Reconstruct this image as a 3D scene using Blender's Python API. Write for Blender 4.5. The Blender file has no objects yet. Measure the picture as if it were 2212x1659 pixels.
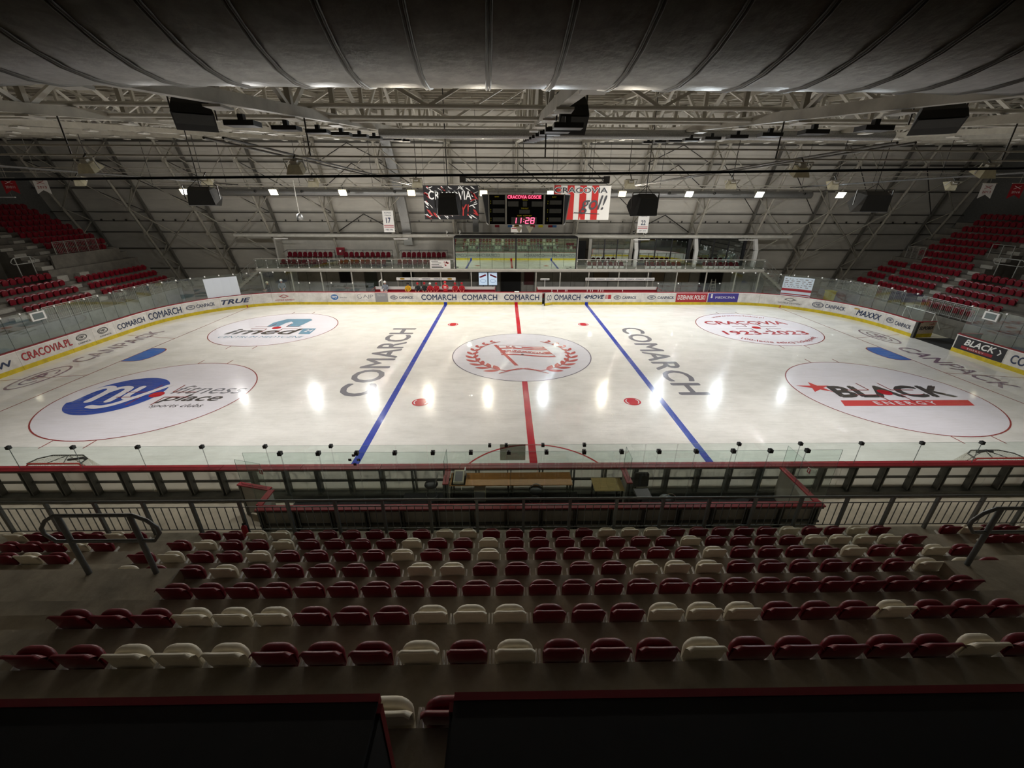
import bpy, bmesh, math, random
from math import sin, cos, pi, radians as R, sqrt, atan2, hypot
from mathutils import Vector, Matrix
random.seed(7)
SC = bpy.context.scene
COL = SC.collection

# ------------------------------------------------------------------ camera, world, exposure
def lin(c):
    c = c / 255.0
    return c / 12.92 if c <= 0.04045 else ((c + 0.055) / 1.055) ** 2.4
def rgb(r, g, b): return (lin(r), lin(g), lin(b))

cam = bpy.data.cameras.new('camera'); camo = bpy.data.objects.new('camera', cam); COL.objects.link(camo)
YAW, PITCH, ROLL, FPX = 0.018, -0.4177, 0.0046, 892.46
fw = Vector((sin(YAW) * cos(PITCH), cos(YAW) * cos(PITCH), sin(PITCH)))
rt = Vector((cos(YAW), -sin(YAW), 0)); up = rt.cross(fw)
r2 = rt * cos(ROLL) + up * sin(ROLL); u2 = -rt * sin(ROLL) + up * cos(ROLL)
camo.matrix_world = Matrix(((r2.x, u2.x, -fw.x, -1.0775), (r2.y, u2.y, -fw.y, -25.4613), (r2.z, u2.z, -fw.z, 9.1569), (0, 0, 0, 1)))
cam.sensor_fit = 'HORIZONTAL'; cam.sensor_width = 36.0; cam.lens = 36.0 * FPX / 2212.0
cam.clip_start = 0.05; cam.clip_end = 300
SC.camera = camo

w = bpy.data.worlds.new('hall_dark'); SC.world = w; w.use_nodes = True
w.node_tree.nodes['Background'].inputs[0].default_value = (0.9, 0.95, 1.0, 1)
w.node_tree.nodes['Background'].inputs[1].default_value = 0.004
SC.view_settings.view_transform = 'Standard'; SC.view_settings.look = 'None'
SC.view_settings.exposure = 0.0; SC.view_settings.gamma = 1.0; SC.view_settings.use_curve_mapping = False
LAMP_W = 205.0          # watts of every lit floodlight
LAMP_SPREAD = R(140)    # shuttered far row
WIDE_SPREAD = R(156)    # open near and middle rows

# ------------------------------------------------------------------ materials
MATS = {}
def mat(name, c, rough=0.6, metal=0.0, spec=0.5, nz=0.0, nscale=6.0, bump=0.0, bscale=40.0, emit=0.0, stretch=None, c2=None, coat=0.0):
    if name in MATS: return MATS[name]
    m = bpy.data.materials.new(name); m.use_nodes = True; t = m.node_tree; b = t.nodes['Principled BSDF']
    b.inputs['Base Color'].default_value = (*c, 1); b.inputs['Roughness'].default_value = rough
    b.inputs['Metallic'].default_value = metal; b.inputs['Specular IOR Level'].default_value = spec
    if coat: b.inputs['Coat Weight'].default_value = coat; b.inputs['Coat Roughness'].default_value = 0.1
    if emit:
        b.inputs['Emission Color'].default_value = (*c, 1); b.inputs['Emission Strength'].default_value = emit
    if nz or bump:
        tc = t.nodes.new('ShaderNodeTexCoord'); mp = t.nodes.new('ShaderNodeMapping')
        t.links.new(tc.outputs['Object'], mp.inputs[0])
        if stretch: mp.inputs['Scale'].default_value = stretch
    if nz:
        n = t.nodes.new('ShaderNodeTexNoise'); n.inputs['Scale'].default_value = nscale; n.inputs['Detail'].default_value = 6; n.inputs['Roughness'].default_value = 0.65
        t.links.new(mp.outputs[0], n.inputs['Vector'])
        rp = t.nodes.new('ShaderNodeValToRGB'); rp.color_ramp.elements[0].position = 0.32; rp.color_ramp.elements[1].position = 0.68
        d = c2 if c2 else tuple(x * (1 - nz) for x in c)
        rp.color_ramp.elements[0].color = (*d, 1); rp.color_ramp.elements[1].color = (*(min(1, x * (1 + nz * .35)) for x in c), 1)
        t.links.new(n.outputs['Fac'], rp.inputs[0]); t.links.new(rp.outputs[0], b.inputs['Base Color'])
    if bump:
        n2 = t.nodes.new('ShaderNodeTexNoise'); n2.inputs['Scale'].default_value = bscale; n2.inputs['Detail'].default_value = 4
        t.links.new(mp.outputs[0], n2.inputs['Vector'])
        bp = t.nodes.new('ShaderNodeBump'); bp.inputs['Strength'].default_value = bump; bp.inputs['Distance'].default_value = 0.02
        t.links.new(n2.outputs['Fac'], bp.inputs['Height']); t.links.new(bp.outputs[0], b.inputs['Normal'])
    MATS[name] = m
    return m

def ice_mat(name, c, nz=0.0):
    """painted ice: colour under a wet, scratched, glossy surface"""
    if name in MATS: return MATS[name]
    m = bpy.data.materials.new(name); m.use_nodes = True; t = m.node_tree; b = t.nodes['Principled BSDF']; L = t.links
    geo = t.nodes.new('ShaderNodeNewGeometry')
    def noise(scale, stretch, detail=5, rough=.6):
        mp = t.nodes.new('ShaderNodeMapping'); mp.inputs['Scale'].default_value = stretch; L.new(geo.outputs['Position'], mp.inputs[0])
        n = t.nodes.new('ShaderNodeTexNoise'); n.inputs['Scale'].default_value = scale; n.inputs['Detail'].default_value = detail; n.inputs['Roughness'].default_value = rough
        L.new(mp.outputs[0], n.inputs['Vector']); return n
    b.inputs['Specular IOR Level'].default_value = 0.34; b.inputs['Coat Weight'].default_value = .22; b.inputs['Coat Roughness'].default_value = .17; b.inputs['Coat IOR'].default_value = 1.3
    n = noise(.55, (1, 1.6, 1), 8, .68)
    rp = t.nodes.new('ShaderNodeValToRGB'); e = rp.color_ramp.elements
    e[0].position = .33; e[1].position = .62
    k = .84 if not nz else 1 - nz
    e[0].color = (c[0] * k, c[1] * k, c[2] * k * .99, 1); e[1].color = (*c, 1)
    L.new(n.outputs['Fac'], rp.inputs[0]); L.new(rp.outputs[0], b.inputs['Base Color'])
    # scratches running mostly along the rink
    n2 = noise(5.0, (.13, 5.0, 1), 6, .7)
    n3 = noise(16, (1, 1, 1), 3)
    r2_ = t.nodes.new('ShaderNodeMapRange'); r2_.inputs['From Min'].default_value = .35; r2_.inputs['From Max'].default_value = .7
    r2_.inputs['To Min'].default_value = .025; r2_.inputs['To Max'].default_value = .085
    r2_.clamp = True; L.new(n2.outputs['Fac'], r2_.inputs['Value']); L.new(r2_.outputs[0], b.inputs['Roughness'])
    sc_ = t.nodes.new('ShaderNodeMapRange'); sc_.inputs['From Min'].default_value = .53; sc_.inputs['From Max'].default_value = .72; L.new(n2.outputs['Fac'], sc_.inputs['Value'])
    add = t.nodes.new('ShaderNodeMath'); add.operation = 'ADD'; L.new(sc_.outputs[0], add.inputs[0])
    mul = t.nodes.new('ShaderNodeMath'); mul.operation = 'MULTIPLY'; mul.inputs[1].default_value = .02; L.new(n3.outputs['Fac'], mul.inputs[0]); L.new(mul.outputs[0], add.inputs[1])
    bp = t.nodes.new('ShaderNodeBump'); bp.inputs['Strength'].default_value = .38; bp.inputs['Distance'].default_value = .02
    L.new(add.outputs[0], bp.inputs['Height']); L.new(bp.outputs[0], b.inputs['Normal'])
    MATS[name] = m
    return m

def glass_mat(name, tint, refl=.07, rough=.02):
    if name in MATS: return MATS[name]
    m = bpy.data.materials.new(name); m.use_nodes = True; t = m.node_tree; t.nodes.clear(); L = t.links
    o = t.nodes.new('ShaderNodeOutputMaterial'); tr = t.nodes.new('ShaderNodeBsdfTransparent'); tr.inputs[0].default_value = (*tint, 1)
    gl = t.nodes.new('ShaderNodeBsdfGlossy'); gl.inputs[1].default_value = rough; gl.inputs[0].default_value = (.95, 1, .98, 1) if refl < .8 else (.78, .93, .80, 1)
    fr = t.nodes.new('ShaderNodeLayerWeight'); pw = t.nodes.new('ShaderNodeMath'); pw.operation = 'POWER'; pw.inputs[1].default_value = 5; L.new(fr.outputs['Facing'], pw.inputs[0])
    mx = t.nodes.new('ShaderNodeMixShader'); ad = t.nodes.new('ShaderNodeMath'); ad.operation = 'MULTIPLY_ADD'; ad.use_clamp = True; ad.inputs[1].default_value = .6; ad.inputs[2].default_value = refl
    L.new(pw.outputs[0], ad.inputs[0]); L.new(ad.outputs[0], mx.inputs[0]); L.new(tr.outputs[0], mx.inputs[1]); L.new(gl.outputs[0], mx.inputs[2]); L.new(mx.outputs[0], o.inputs[0])
    MATS[name] = m
    return m

M_conc = mat('concrete', rgb(118, 113, 104), .9, nz=.35, nscale=1.2, bump=.2, bscale=8)
M_dconc = mat('dark_concrete', rgb(166, 156, 138), .85, nz=.4, nscale=1.4, bump=.2, bscale=9)
M_floor = mat('pit_floor', rgb(190, 180, 158), .75, nz=.28, nscale=1.0, bump=.1)
M_wallp = mat('cladding', rgb(214, 209, 198), .8, nz=.2, nscale=.5, stretch=(.35, 1, 1.6))
M_plaster = mat('plaster', rgb(190, 186, 176), .85, nz=.2, nscale=.8)
M_steel = mat('painted_steel', rgb(168, 163, 150), .55, nz=.2, nscale=2)
M_steelw = mat('white_steel', rgb(205, 202, 192), .5, nz=.15, nscale=2)
M_msteel = mat('mid_steel', rgb(112, 109, 101), .6, nz=.2, nscale=2)
M_dsteel = mat('dark_steel', rgb(70, 68, 64), .5, metal=.3, nz=.2, nscale=3)
M_frame = mat('board_frame', rgb(104, 106, 102), .5, metal=.2, nz=.3, nscale=3)
M_galv = mat('galvanised', rgb(158, 158, 156), .4, metal=.8, nz=.28, nscale=26, bump=.05, bscale=60)
M_rail = mat('handrail_steel', rgb(112, 114, 113), .38, metal=.4, nz=.2, nscale=8)
M_deck = mat('roof_deck', rgb(196, 190, 176), .6, nz=.15, nscale=1)
M_maroon = mat('maroon_plastic', rgb(122, 18, 37), .38, spec=.45, nz=.18, nscale=9)
M_beige = mat('beige_plastic', rgb(232, 222, 200), .42, nz=.1, nscale=9)
M_red = mat('red_plastic', rgb(128, 14, 34), .35, nz=.12, nscale=5)
M_cap = mat('red_cap', rgb(158, 36, 46), .4, nz=.22, nscale=3)
M_board = mat('dasher_white', rgb(226, 222, 216), .45, nz=.16, nscale=1.6, c2=rgb(196, 191, 184))
M_bback = mat('dasher_back', rgb(190, 187, 176), .6, nz=.2, nscale=1.5)
M_kick = mat('yellow_kick', rgb(214, 188, 30), .4, nz=.3, nscale=2.5)
M_navy = mat('print_navy', rgb(38, 52, 84), .5)
M_blk = mat('print_black', rgb(30, 30, 34), .5)
M_pred = mat('print_red', rgb(168, 34, 44), .5)
M_pgrey = mat('print_grey', rgb(140, 138, 140), .5)
M_pwhite = mat('print_white', rgb(238, 236, 232), .5)
M_purple = mat('print_purple', rgb(66, 54, 140), .5)
M_pblue = mat('print_blue', rgb(60, 110, 165), .5)
M_gold = mat('print_gold', rgb(176, 140, 40), .5)
M_black = mat('black_plastic', rgb(24, 24, 25), .5, nz=.2, nscale=8)
M_box = mat('speaker_box', rgb(27, 27, 25), .7, nz=.25, nscale=10)
M_desk = mat('black_desk', rgb(26, 26, 28), .7, nz=.35, nscale=5)
M_glass = glass_mat('pane', (.93, .965, .95), .05)
M_wmirror = glass_mat('coated_window', (.25, .3, .28), .86, .008)
M_wdark = glass_mat('window_glass', (.3, .34, .33), .62, .01)
M_hole = mat('opening_shade', rgb(22, 22, 22), .9)  # near-black colour stands in for the shade inside openings and rooms
M_lens = mat('lamp_lens', (1.0, .97, .9), emit=26)
M_lensc = mat('lamp_lens_cool', (.78, .92, 1.0), emit=26)
M_lensw = mat('lamp_lens_warm', (1.0, .82, .52), emit=20)
M_lhouse = mat('lamp_housing', rgb(226, 220, 192), .5, nz=.15)
M_tube = mat('tube_light', rgb(230, 226, 215), .5)
M_wood = mat('table_wood', rgb(196, 136, 62), .5, nz=.25, nscale=4, stretch=(1, 8, 8))
M_ywood = mat('yellow_wood', rgb(214, 190, 124), .5, nz=.18, nscale=4, stretch=(1, 6, 6))
M_chrome = mat('chrome', rgb(200, 200, 200), .15, metal=1)
M_skin = mat('skin', rgb(205, 150, 125), .6)
M_rubber = mat('rubber_mat', rgb(34, 34, 33), .9, nz=.3)

# ------------------------------------------------------------------ mesh helpers
class MB:
    def __init__(s): s.v = []; s.f = []; s.m = []; s.sm = []
    def add(s, vs, fs, m=0, smooth=False):
        o = len(s.v); s.v += [tuple(p) for p in vs]
        for f in fs: s.f.append(tuple(o + i for i in f)); s.m.append(m); s.sm.append(smooth)
        return s
    def box(s, x0, x1, y0, y1, z0, z1, m=0):
        return s.add([(x0, y0, z0), (x1, y0, z0), (x1, y1, z0), (x0, y1, z0), (x0, y0, z1), (x1, y0, z1), (x1, y1, z1), (x0, y1, z1)],
                     [(0, 3, 2, 1), (4, 5, 6, 7), (0, 1, 5, 4), (1, 2, 6, 5), (2, 3, 7, 6), (3, 0, 4, 7)], m)
    def beam(s, p, q, w, h, upv=(0, 0, 1), m=0):
        p = Vector(p); q = Vector(q); d = (q - p).normalized(); u = Vector(upv)
        if abs(d.dot(u)) > .98: u = Vector((0, 1, 0))
        a = d.cross(u).normalized() * (w / 2); b = a.cross(d).normalized() * (h / 2)
        vs = [p - a - b, p + a - b, p + a + b, p - a + b, q - a - b, q + a - b, q + a + b, q - a + b]
        return s.add(vs, [(0, 1, 2, 3), (7, 6, 5, 4), (0, 4, 5, 1), (1, 5, 6, 2), (2, 6, 7, 3), (3, 7, 4, 0)], m)
    def tube(s, pts, r, n=8, m=0, closed=False):
        pts = [Vector(p) for p in pts]; N = len(pts); vs = []; fs = []; pu = None
        for i, p in enumerate(pts):
            a = pts[i - 1] if (i or closed) else p; b = pts[(i + 1) % N] if (i < N - 1 or closed) else p
            d = (b - a).normalized()
            if pu is None:
                pu = Vector((0, 0, 1)) if abs(d.z) < .9 else Vector((0, 1, 0))
            x = d.cross(pu).normalized(); y = x.cross(d).normalized(); pu = y
            for k in range(n):
                t = 2 * pi * k / n; vs.append(p + x * (r * cos(t)) + y * (r * sin(t)))
        for i in range(N if closed else N - 1):
            j = (i + 1) % N
            for k in range(n):
                l = (k + 1) % n; fs.append((i * n + k, i * n + l, j * n + l, j * n + k))
        s.add(vs, fs, m, True)
        if not closed: s.add(vs[:n], [tuple(range(n))[::-1]], m); s.add(vs[-n:], [tuple(range(n))], m)
        return s
    def prism(s, poly, f, d, m=0):
        """poly: 2d outline; f maps (u,v,w) to 3d; extruded w from 0 to d"""
        n = len(poly); vs = [f(u, v, 0) for u, v in poly] + [f(u, v, d) for u, v in poly]
        s.add(vs, [tuple(range(n))[::-1], tuple(range(n, 2 * n))] + [(i, (i + 1) % n, n + (i + 1) % n, n + i) for i in range(n)], m)
        return s
    def lathe(s, prof, n=16, c=(0, 0, 0), m=0):
        vs = []; fs = []; k = len(prof)
        for i in range(n):
            t = 2 * pi * i / n
            for r, z in prof: vs.append((c[0] + r * cos(t), c[1] + r * sin(t), c[2] + z))
        for i in range(n):
            j = (i + 1) % n
            for a in range(k - 1): fs.append((i * k + a, j * k + a, j * k + a + 1, i * k + a + 1))
        return s.add(vs, fs, m, True)
    def mesh(s, name, mats):
        me = bpy.data.meshes.new(name); me.from_pydata(s.v, [], s.f)
        for m in (mats if isinstance(mats, (list, tuple)) else [mats]): me.materials.append(m)
        if any(s.m): me.polygons.foreach_set('material_index', s.m)
        if any(s.sm): me.polygons.foreach_set('use_smooth', s.sm)
        me.update(); return me

KIDS = {}
def obj(name, me, parent=None, loc=None, rz=0.0, **kw):
    o = bpy.data.objects.new(name, me); COL.objects.link(o)
    if parent is not None:
        o.parent = parent; KIDS.setdefault(parent.name, []).append(o)
    if loc is not None: o.location = loc
    if rz: o.rotation_euler[2] = rz
    for k, v in kw.items(): o[k] = v
    return o
def part(name, mb, m, parent, loc=None, **kw):
    return obj(name, mb.mesh(name, m) if isinstance(mb, MB) else mb, parent, loc, **kw)
def thing(name, label, cat, loc=(0, 0, 0), rz=0.0, group=None):
    o = obj(name, None, None, loc, rz); o['label'] = label; o['category'] = cat
    if group: o['group'] = group
    o.empty_display_size = .2
    return o
def tag(o, label, cat, group=None):
    o['label'] = label; o['category'] = cat
    if group: o['group'] = group
    return o
def struct(name, mb, m, loc=None):
    o = obj(name, mb.mesh(name, m) if isinstance(mb, MB) else mb, None, loc); o['kind'] = 'structure'; return o
def dup(root, loc, rz=0.0, label=None, group=None, mats=None):
    def cp(o, parent):
        c = o.copy(); COL.objects.link(c)
        if parent is not None:
            c.parent = parent; KIDS.setdefault(parent.name, []).append(c)
        for ch in KIDS.get(o.name, ()): cp(ch, c)
        return c
    c = cp(root, None); c.location = loc; c.rotation_euler[2] = rz
    if label: c['label'] = label
    if group: c['group'] = group
    return c
def B(x0, x1, y0, y1, z0, z1): return MB().box(x0, x1, y0, y1, z0, z1)
ORD = ['', '1st', '2nd', '3rd'] + ['%dth' % i for i in range(4, 21)] + ['21st', '22nd', '23rd'] + ['%dth' % i for i in range(24, 40)]
WORD = ['', 'first', 'second', 'third', 'fourth', 'fifth', 'sixth', 'seventh', 'eighth', 'ninth', 'tenth', 'eleventh', 'twelfth', 'thirteenth', 'fourteenth', 'fifteenth']

# ------------------------------------------------------------------ lettering
TXT = {}
def glyphs(s, bold=0.0, shear=0.0, space=1.0):
    k = (s, bold, shear, space)
    if k not in TXT:
        c = bpy.data.curves.new('lettering', 'FONT'); c.body = s; c.size = 1; c.offset = bold; c.shear = shear; c.fill_mode = 'BOTH'; c.dimensions = '2D'; c.resolution_u = 3; c.space_character = space
        o = bpy.data.objects.new('lettering', c); me = bpy.data.meshes.new_from_object(o)
        vs = [(v.co.x, v.co.y) for v in me.vertices]; fs = [tuple(p.vertices) for p in me.polygons]
        x0 = min(v[0] for v in vs); x1 = max(v[0] for v in vs); y0 = min(v[1] for v in vs); y1 = max(v[1] for v in vs)
        TXT[k] = ([((a - x0) / (x1 - x0), (b - y0) / (y1 - y0)) for a, b in vs], fs, (x1 - x0) / (y1 - y0))
        bpy.data.objects.remove(o); bpy.data.curves.remove(c); bpy.data.meshes.remove(me)
    return TXT[k]
def letters(s, f, m, parent, bold=.02, shear=0.0, space=1.0, name='lettering', mb=None):
    """f maps the unit box of the word onto the surface"""
    vs, fs, asp = glyphs(s, 0.0, shear, space)
    b = MB() if mb is None else mb
    d = bold * .8
    cps = [(0, 0)] if not bold else [(0, 0), (-d / asp, 0), (d / asp, 0), (0, d), (0, -d)]
    for k, (du, dv) in enumerate(cps):           # heavier strokes: the word laid over itself, each layer a hair higher
        pts = []
        for u, v in vs:
            p = Vector(f(u * (1 - 2 * d / asp) + d / asp + du, v * (1 - 2 * d) + d + dv))
            if k:
                e = 1e-3; q = Vector(f(u, v)); n = (Vector(f(u + e, v)) - q).cross(Vector(f(u, v + e)) - q)
                if n.length: p += n.normalized() * (.0005 * k)
            pts.append(p)
        b.add(pts, fs)
    if mb is None: return part(name, b, m, parent)
def flat(x0, x1, z0, z1, y):      # word on a wall facing -y
    return lambda u, v: (x0 + (x1 - x0) * u, y, z0 + (z1 - z0) * v)
def ring2d(cx, cy, rx, ry, w, f, n=48, a0=0, a1=2 * pi, mb=None):
    b = mb or MB(); vs = []; fs = []
    for i in range(n + 1):
        t = a0 + (a1 - a0) * i / n
        vs.append(f(cx + rx * cos(t), cy + ry * sin(t))); vs.append(f(cx + (rx - w) * cos(t), cy + (ry - w) * sin(t)))
    for i in range(n): fs.append((2 * i, 2 * i + 2, 2 * i + 3, 2 * i + 1))
    return b.add(vs, fs)
def disc2d(cx, cy, rx, ry, f, n=48, mb=None):
    b = mb or MB()
    return b.add([f(cx + rx * cos(2 * pi * i / n), cy + ry * sin(2 * pi * i / n)) for i in range(n)], [tuple(range(n))])
def poly2d(pts, f, mb=None):
    b = mb or MB(); return b.add([f(*p) for p in pts], [tuple(range(len(pts)))])

# ------------------------------------------------------------------ rink outline
LX, W0, RC = 29.1, 14.0, 8.5
A_ = LX - RC; B_ = W0 - RC; Q_ = RC * pi / 2
S_NEAR = 2 * A_ + 2 * Q_ + 2 * B_
def per(s, off=0.0):
    sg = 1 if s >= 0 else -1; a = abs(s)
    if a <= A_: x, y, nx, ny = a, W0, 0, 1
    elif a <= A_ + Q_:
        t = (a - A_) / RC; nx, ny = sin(t), cos(t); x, y = A_ + RC * nx, B_ + RC * ny
    elif a <= A_ + Q_ + 2 * B_: x, y, nx, ny = LX, B_ - (a - A_ - Q_), 1, 0
    elif a <= A_ + 2 * Q_ + 2 * B_:
        t = (a - A_ - Q_ - 2 * B_) / RC; nx, ny = cos(t), -sin(t); x, y = A_ + RC * nx, -B_ + RC * ny
    else: x, y, nx, ny = A_ - (a - A_ - 2 * Q_ - 2 * B_), -W0, 0, -1
    return (sg * (x + off * nx), y + off * ny)
def outline(off=0.0, n=16):
    pts = []
    for k in range(n + 1): t = pi / 2 * k / n; pts.append((A_ + (RC + off) * sin(t), B_ + (RC + off) * cos(t)))
    for k in range(n + 1): t = pi / 2 * k / n; pts.append((A_ + (RC + off) * cos(t), -B_ - (RC + off) * sin(t)))
    pts += [(-x, y) for x, y in pts[::-1]]
    return pts[::-1]
def arcstrip(s0, s1, o0, o1, z0, z1, seg=.34):
    """a board-like solid that follows the rink outline"""
    n = 1 if (abs(s0) <= A_ + .01 and abs(s1) <= A_ + .01) or min(abs(s0), abs(s1)) >= A_ + 2 * Q_ + 2 * B_ - .01 else max(1, int(abs(s1 - s0) / seg + .5))
    b = MB(); vs = []; fs = []
    for i in range(n + 1):
        s = s0 + (s1 - s0) * i / n
        a = per(s, o0); c = per(s, o1)
        vs += [(*a, z0), (*a, z1), (*c, z1), (*c, z0)]
    for i in range(n):
        p = 4 * i; q = p + 4
        for k in range(4): fs.append((p + k, q + k, q + (k + 1) % 4, p + (k + 1) % 4))
    fs += [(3, 2, 1, 0), (4 * n, 4 * n + 1, 4 * n + 2, 4 * n + 3)]
    if s0 < s1: fs = [f[::-1] for f in fs]
    return b.add(vs, fs)

# ------------------------------------------------------------------ hall shell
RS = 6.187                                    # spacing of the steel frames
yo = lambda z: 18.0 + (14.0 - z) * .378       # outer chord of a wall frame
yi = lambda z: 15.45 + (13.7 - z) * .493      # inner chord
zlow = lambda y: 14.2 + (y - 18.7) * .0955    # lower chord of the roof trusses
ztop = lambda y: 14.4 + y * .104              # upper chord
XW = 47.0
floor = struct('floor', B(-XW, XW, -30, 26, -.4, -.02), M_floor)
# leaning far wall: purlins and one cladding panel per bay and course
wf = struct('wall_far', MB().add([(-XW, yo(0) + .5, -.1), (XW, yo(0) + .5, -.1), (XW, yo(17) + .5, 17), (-XW, yo(17) + .5, 17), (-XW, yo(0) + .7, -.1), (XW, yo(0) + .7, -.1), (XW, yo(17) + .7, 17), (-XW, yo(17) + .7, 17)],
            [(0, 1, 2, 3), (7, 6, 5, 4), (0, 4, 5, 1), (2, 6, 7, 3), (1, 5, 6, 2), (0, 3, 7, 4)]), M_wallp)
ZP = [.1, 2.1, 4.3, 6.0, 7.1, 7.95, 9.2, 10.1, 11.3, 12.4, 13.2, 14.0, 15.2, 16.6]
pan = {}
for k in range(-8, 8):
    x0 = max(-XW, k * RS + .02); x1 = min(XW, (k + 1) * RS - .02)
    for i in range(len(ZP) - 1):
        za, zb = ZP[i] + .02, ZP[i + 1] - .02
        key = (i, round(x1 - x0, 2))
        if key not in pan:
            b = MB(); d = .08; c = yo(za)
            b.add([(0, yo(za) + .46 - c, za), (x1 - x0, yo(za) + .46 - c, za), (x1 - x0, yo(zb) + .46 - c, zb), (0, yo(zb) + .46 - c, zb),
                   (0, yo(za) + .5 - c, za), (x1 - x0, yo(za) + .5 - c, za), (x1 - x0, yo(zb) + .5 - c, zb), (0, yo(zb) + .5 - c, zb)],
                  [(0, 1, 2, 3), (0, 4, 5, 1), (1, 5, 6, 2), (2, 6, 7, 3), (3, 7, 4, 0)])
            pan[key] = (b.mesh('panel', M_wallp), c)
        part('panel', pan[key][0], None, wf, (x0, pan[key][1], 0))
for z, r in ((2.1, .06), (4.3, .07), (6.0, .06), (7.95, .07), (10.1, .08), (12.4, .09), (14.0, .11)):
    part('purlin', MB().box(-XW, XW, yo(z) + .2, yo(z) + .2 + 2 * r, z - r * .7, z + r * .7), mat('purlin_steel', rgb(92, 89, 82), .6), wf)
part('cable_rail', MB().tube([(-XW, yo(7.1) + .15, 7.1), (XW, yo(7.1) + .15, 7.1)], .03, 5), M_dsteel, wf)
hk = MB()
for i in range(-34, 35): hk.box(i * 1.25, i * 1.25 + .05, yo(7.1) + .1, yo(7.1) + .3, 7.1, 7.28)
part('cable_hooks', hk, M_dsteel, wf, kind='stuff')
struct('wall_left', B(-XW - .3, -XW, -30, 26, -.4, 17), mat('end_wall', rgb(116, 116, 112), .85, nz=.2))
struct('wall_right', B(XW, XW + .3, -30, 26, -.4, 17), mat('end_wall', rgb(116, 116, 112)))
struct('wall_near', B(-XW, XW, -30.3, -30, -.4, 13), mat('back_wall_dark', rgb(46, 44, 42), .9))  # unseen, added to close the hall to light; dark to cut bounce

# corrugated roof deck with purlins
cb = MB(); prof = []; x = -XW; i = 0
while x < XW:
    prof += [(x, 0), (x + .15, 0), (x + .165, .2), (x + .285, .2)]; x += .30
vs = []; ya, yb = -30, 20.5
for px, dz in prof: vs += [(px, ya, ztop(ya) + .42 + dz), (px, yb, ztop(yb) + .42 + dz)]
cb.add(vs, [(2 * j, 2 * j + 1, 2 * j + 3, 2 * j + 2) for j in range(len(prof) - 1)])
ceil = struct('ceiling', cb, M_deck)
struct('ceiling_cover', MB().add([(-XW, ya, ztop(ya) + .7), (XW, ya, ztop(ya) + .7), (XW, yb, ztop(yb) + .7), (-XW, yb, ztop(yb) + .7)], [(0, 1, 2, 3)]), M_dsteel)
y = -28.0
while y < 20:
    part('purlin', MB().box(-XW, XW, y - .05, y + .05, ztop(y) + .12, ztop(y) + .41), M_steel, ceil); y += 1.55

# roof trusses: one per frame
def roof_truss(k):
    x = k * RS; side = 'over the middle of the rink' if k == 0 else '%s %s of the middle one' % (WORD[abs(k)], 'left' if k < 0 else 'right')
    t = thing('roof_truss', 'sloping grey steel roof truss, ' + side, 'roof truss', (x, 0, 0))
    y0, y1 = -22.5, 18.6
    part('lower_chord', MB().beam((0, y0, zlow(y0)), (0, y1, zlow(y1)), .2, .22), M_steel, t)
    part('upper_chord', MB().beam((0, y0, ztop(y0)), (0, y1 + .8, ztop(y1 + .8)), .22, .22), M_steel, t)
    wv = MB(); wd = MB(); gp = MB(); n = 14
    for i in range(n + 1):
        a = y0 + (y1 - y0) * i / n
        wv.beam((0, a, zlow(a)), (0, a, ztop(a)), .13, .13)
        gp.box(-.16, .16, a - .2, a + .2, zlow(a) - .19, zlow(a) - .15)
        if i < n:
            c = y0 + (y1 - y0) * (i + 1) / n
            wd.beam((0, a, zlow(a)), (0, c, ztop(c)), .1, .1) if i % 2 else wd.beam((0, a, ztop(a)), (0, c, zlow(c)), .1, .1)
    part('upright', wv, M_steel, t, kind='stuff'); part('diagonal', wd, M_steelw, t, kind='stuff'); part('gusset_plate', gp, M_steelw, t, kind='stuff')
for k in range(-7, 8): roof_truss(k)
# cross trusses between the main trusses
for n, y in enumerate((10.5, 4.5, -1.5, -7.0, -12.5)):
    t = thing('cross_truss', 'light lattice truss along the hall roof, %s from the far wall' % WORD[n + 1], 'roof truss', (0, y, 0))
    zb, zt = zlow(y) + .2, ztop(y) - .1
    part('lower_tube', MB().tube([(-44, 0, zb), (44, 0, zb)], .06, 6), M_steelw, t); part('upper_tube', MB().tube([(-44, 0, zt), (44, 0, zt)], .06, 6), M_steel, t)
    wb = MB()
    for k in range(-14, 14):
        xa = k * RS / 2
        wb.beam((xa, 0, zb if k % 2 else zt), (xa + RS / 2, 0, zt if k % 2 else zb), .08, .08)
        wb.beam((xa + RS / 2, -.6, zt), (xa, 2.5, ztop(y + 2.5)), .06, .06)
    part('lattice', wb, M_steelw, t, kind='stuff')
for n, (y, z) in enumerate(((-11.5, 11.32), (-9.6, 11.52), (3.0, 12.9), (5.5, 13.1))):
    tag(obj('roof_pipe', MB().tube([(-40, y, z), (40, y, z)], .055, 7).mesh('roof_pipe', M_steelw)), 'thin pale pipe across the roof trusses, %s from the near stand' % WORD[n + 1], 'pipe')
tag(obj('air_duct', MB().tube([(-6, -6.5, 11.55), (14.5, -6.5, 11.6)], .17, 14).mesh('air_duct', M_galv)), 'slim grey round duct under the roof trusses', 'duct')

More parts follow.
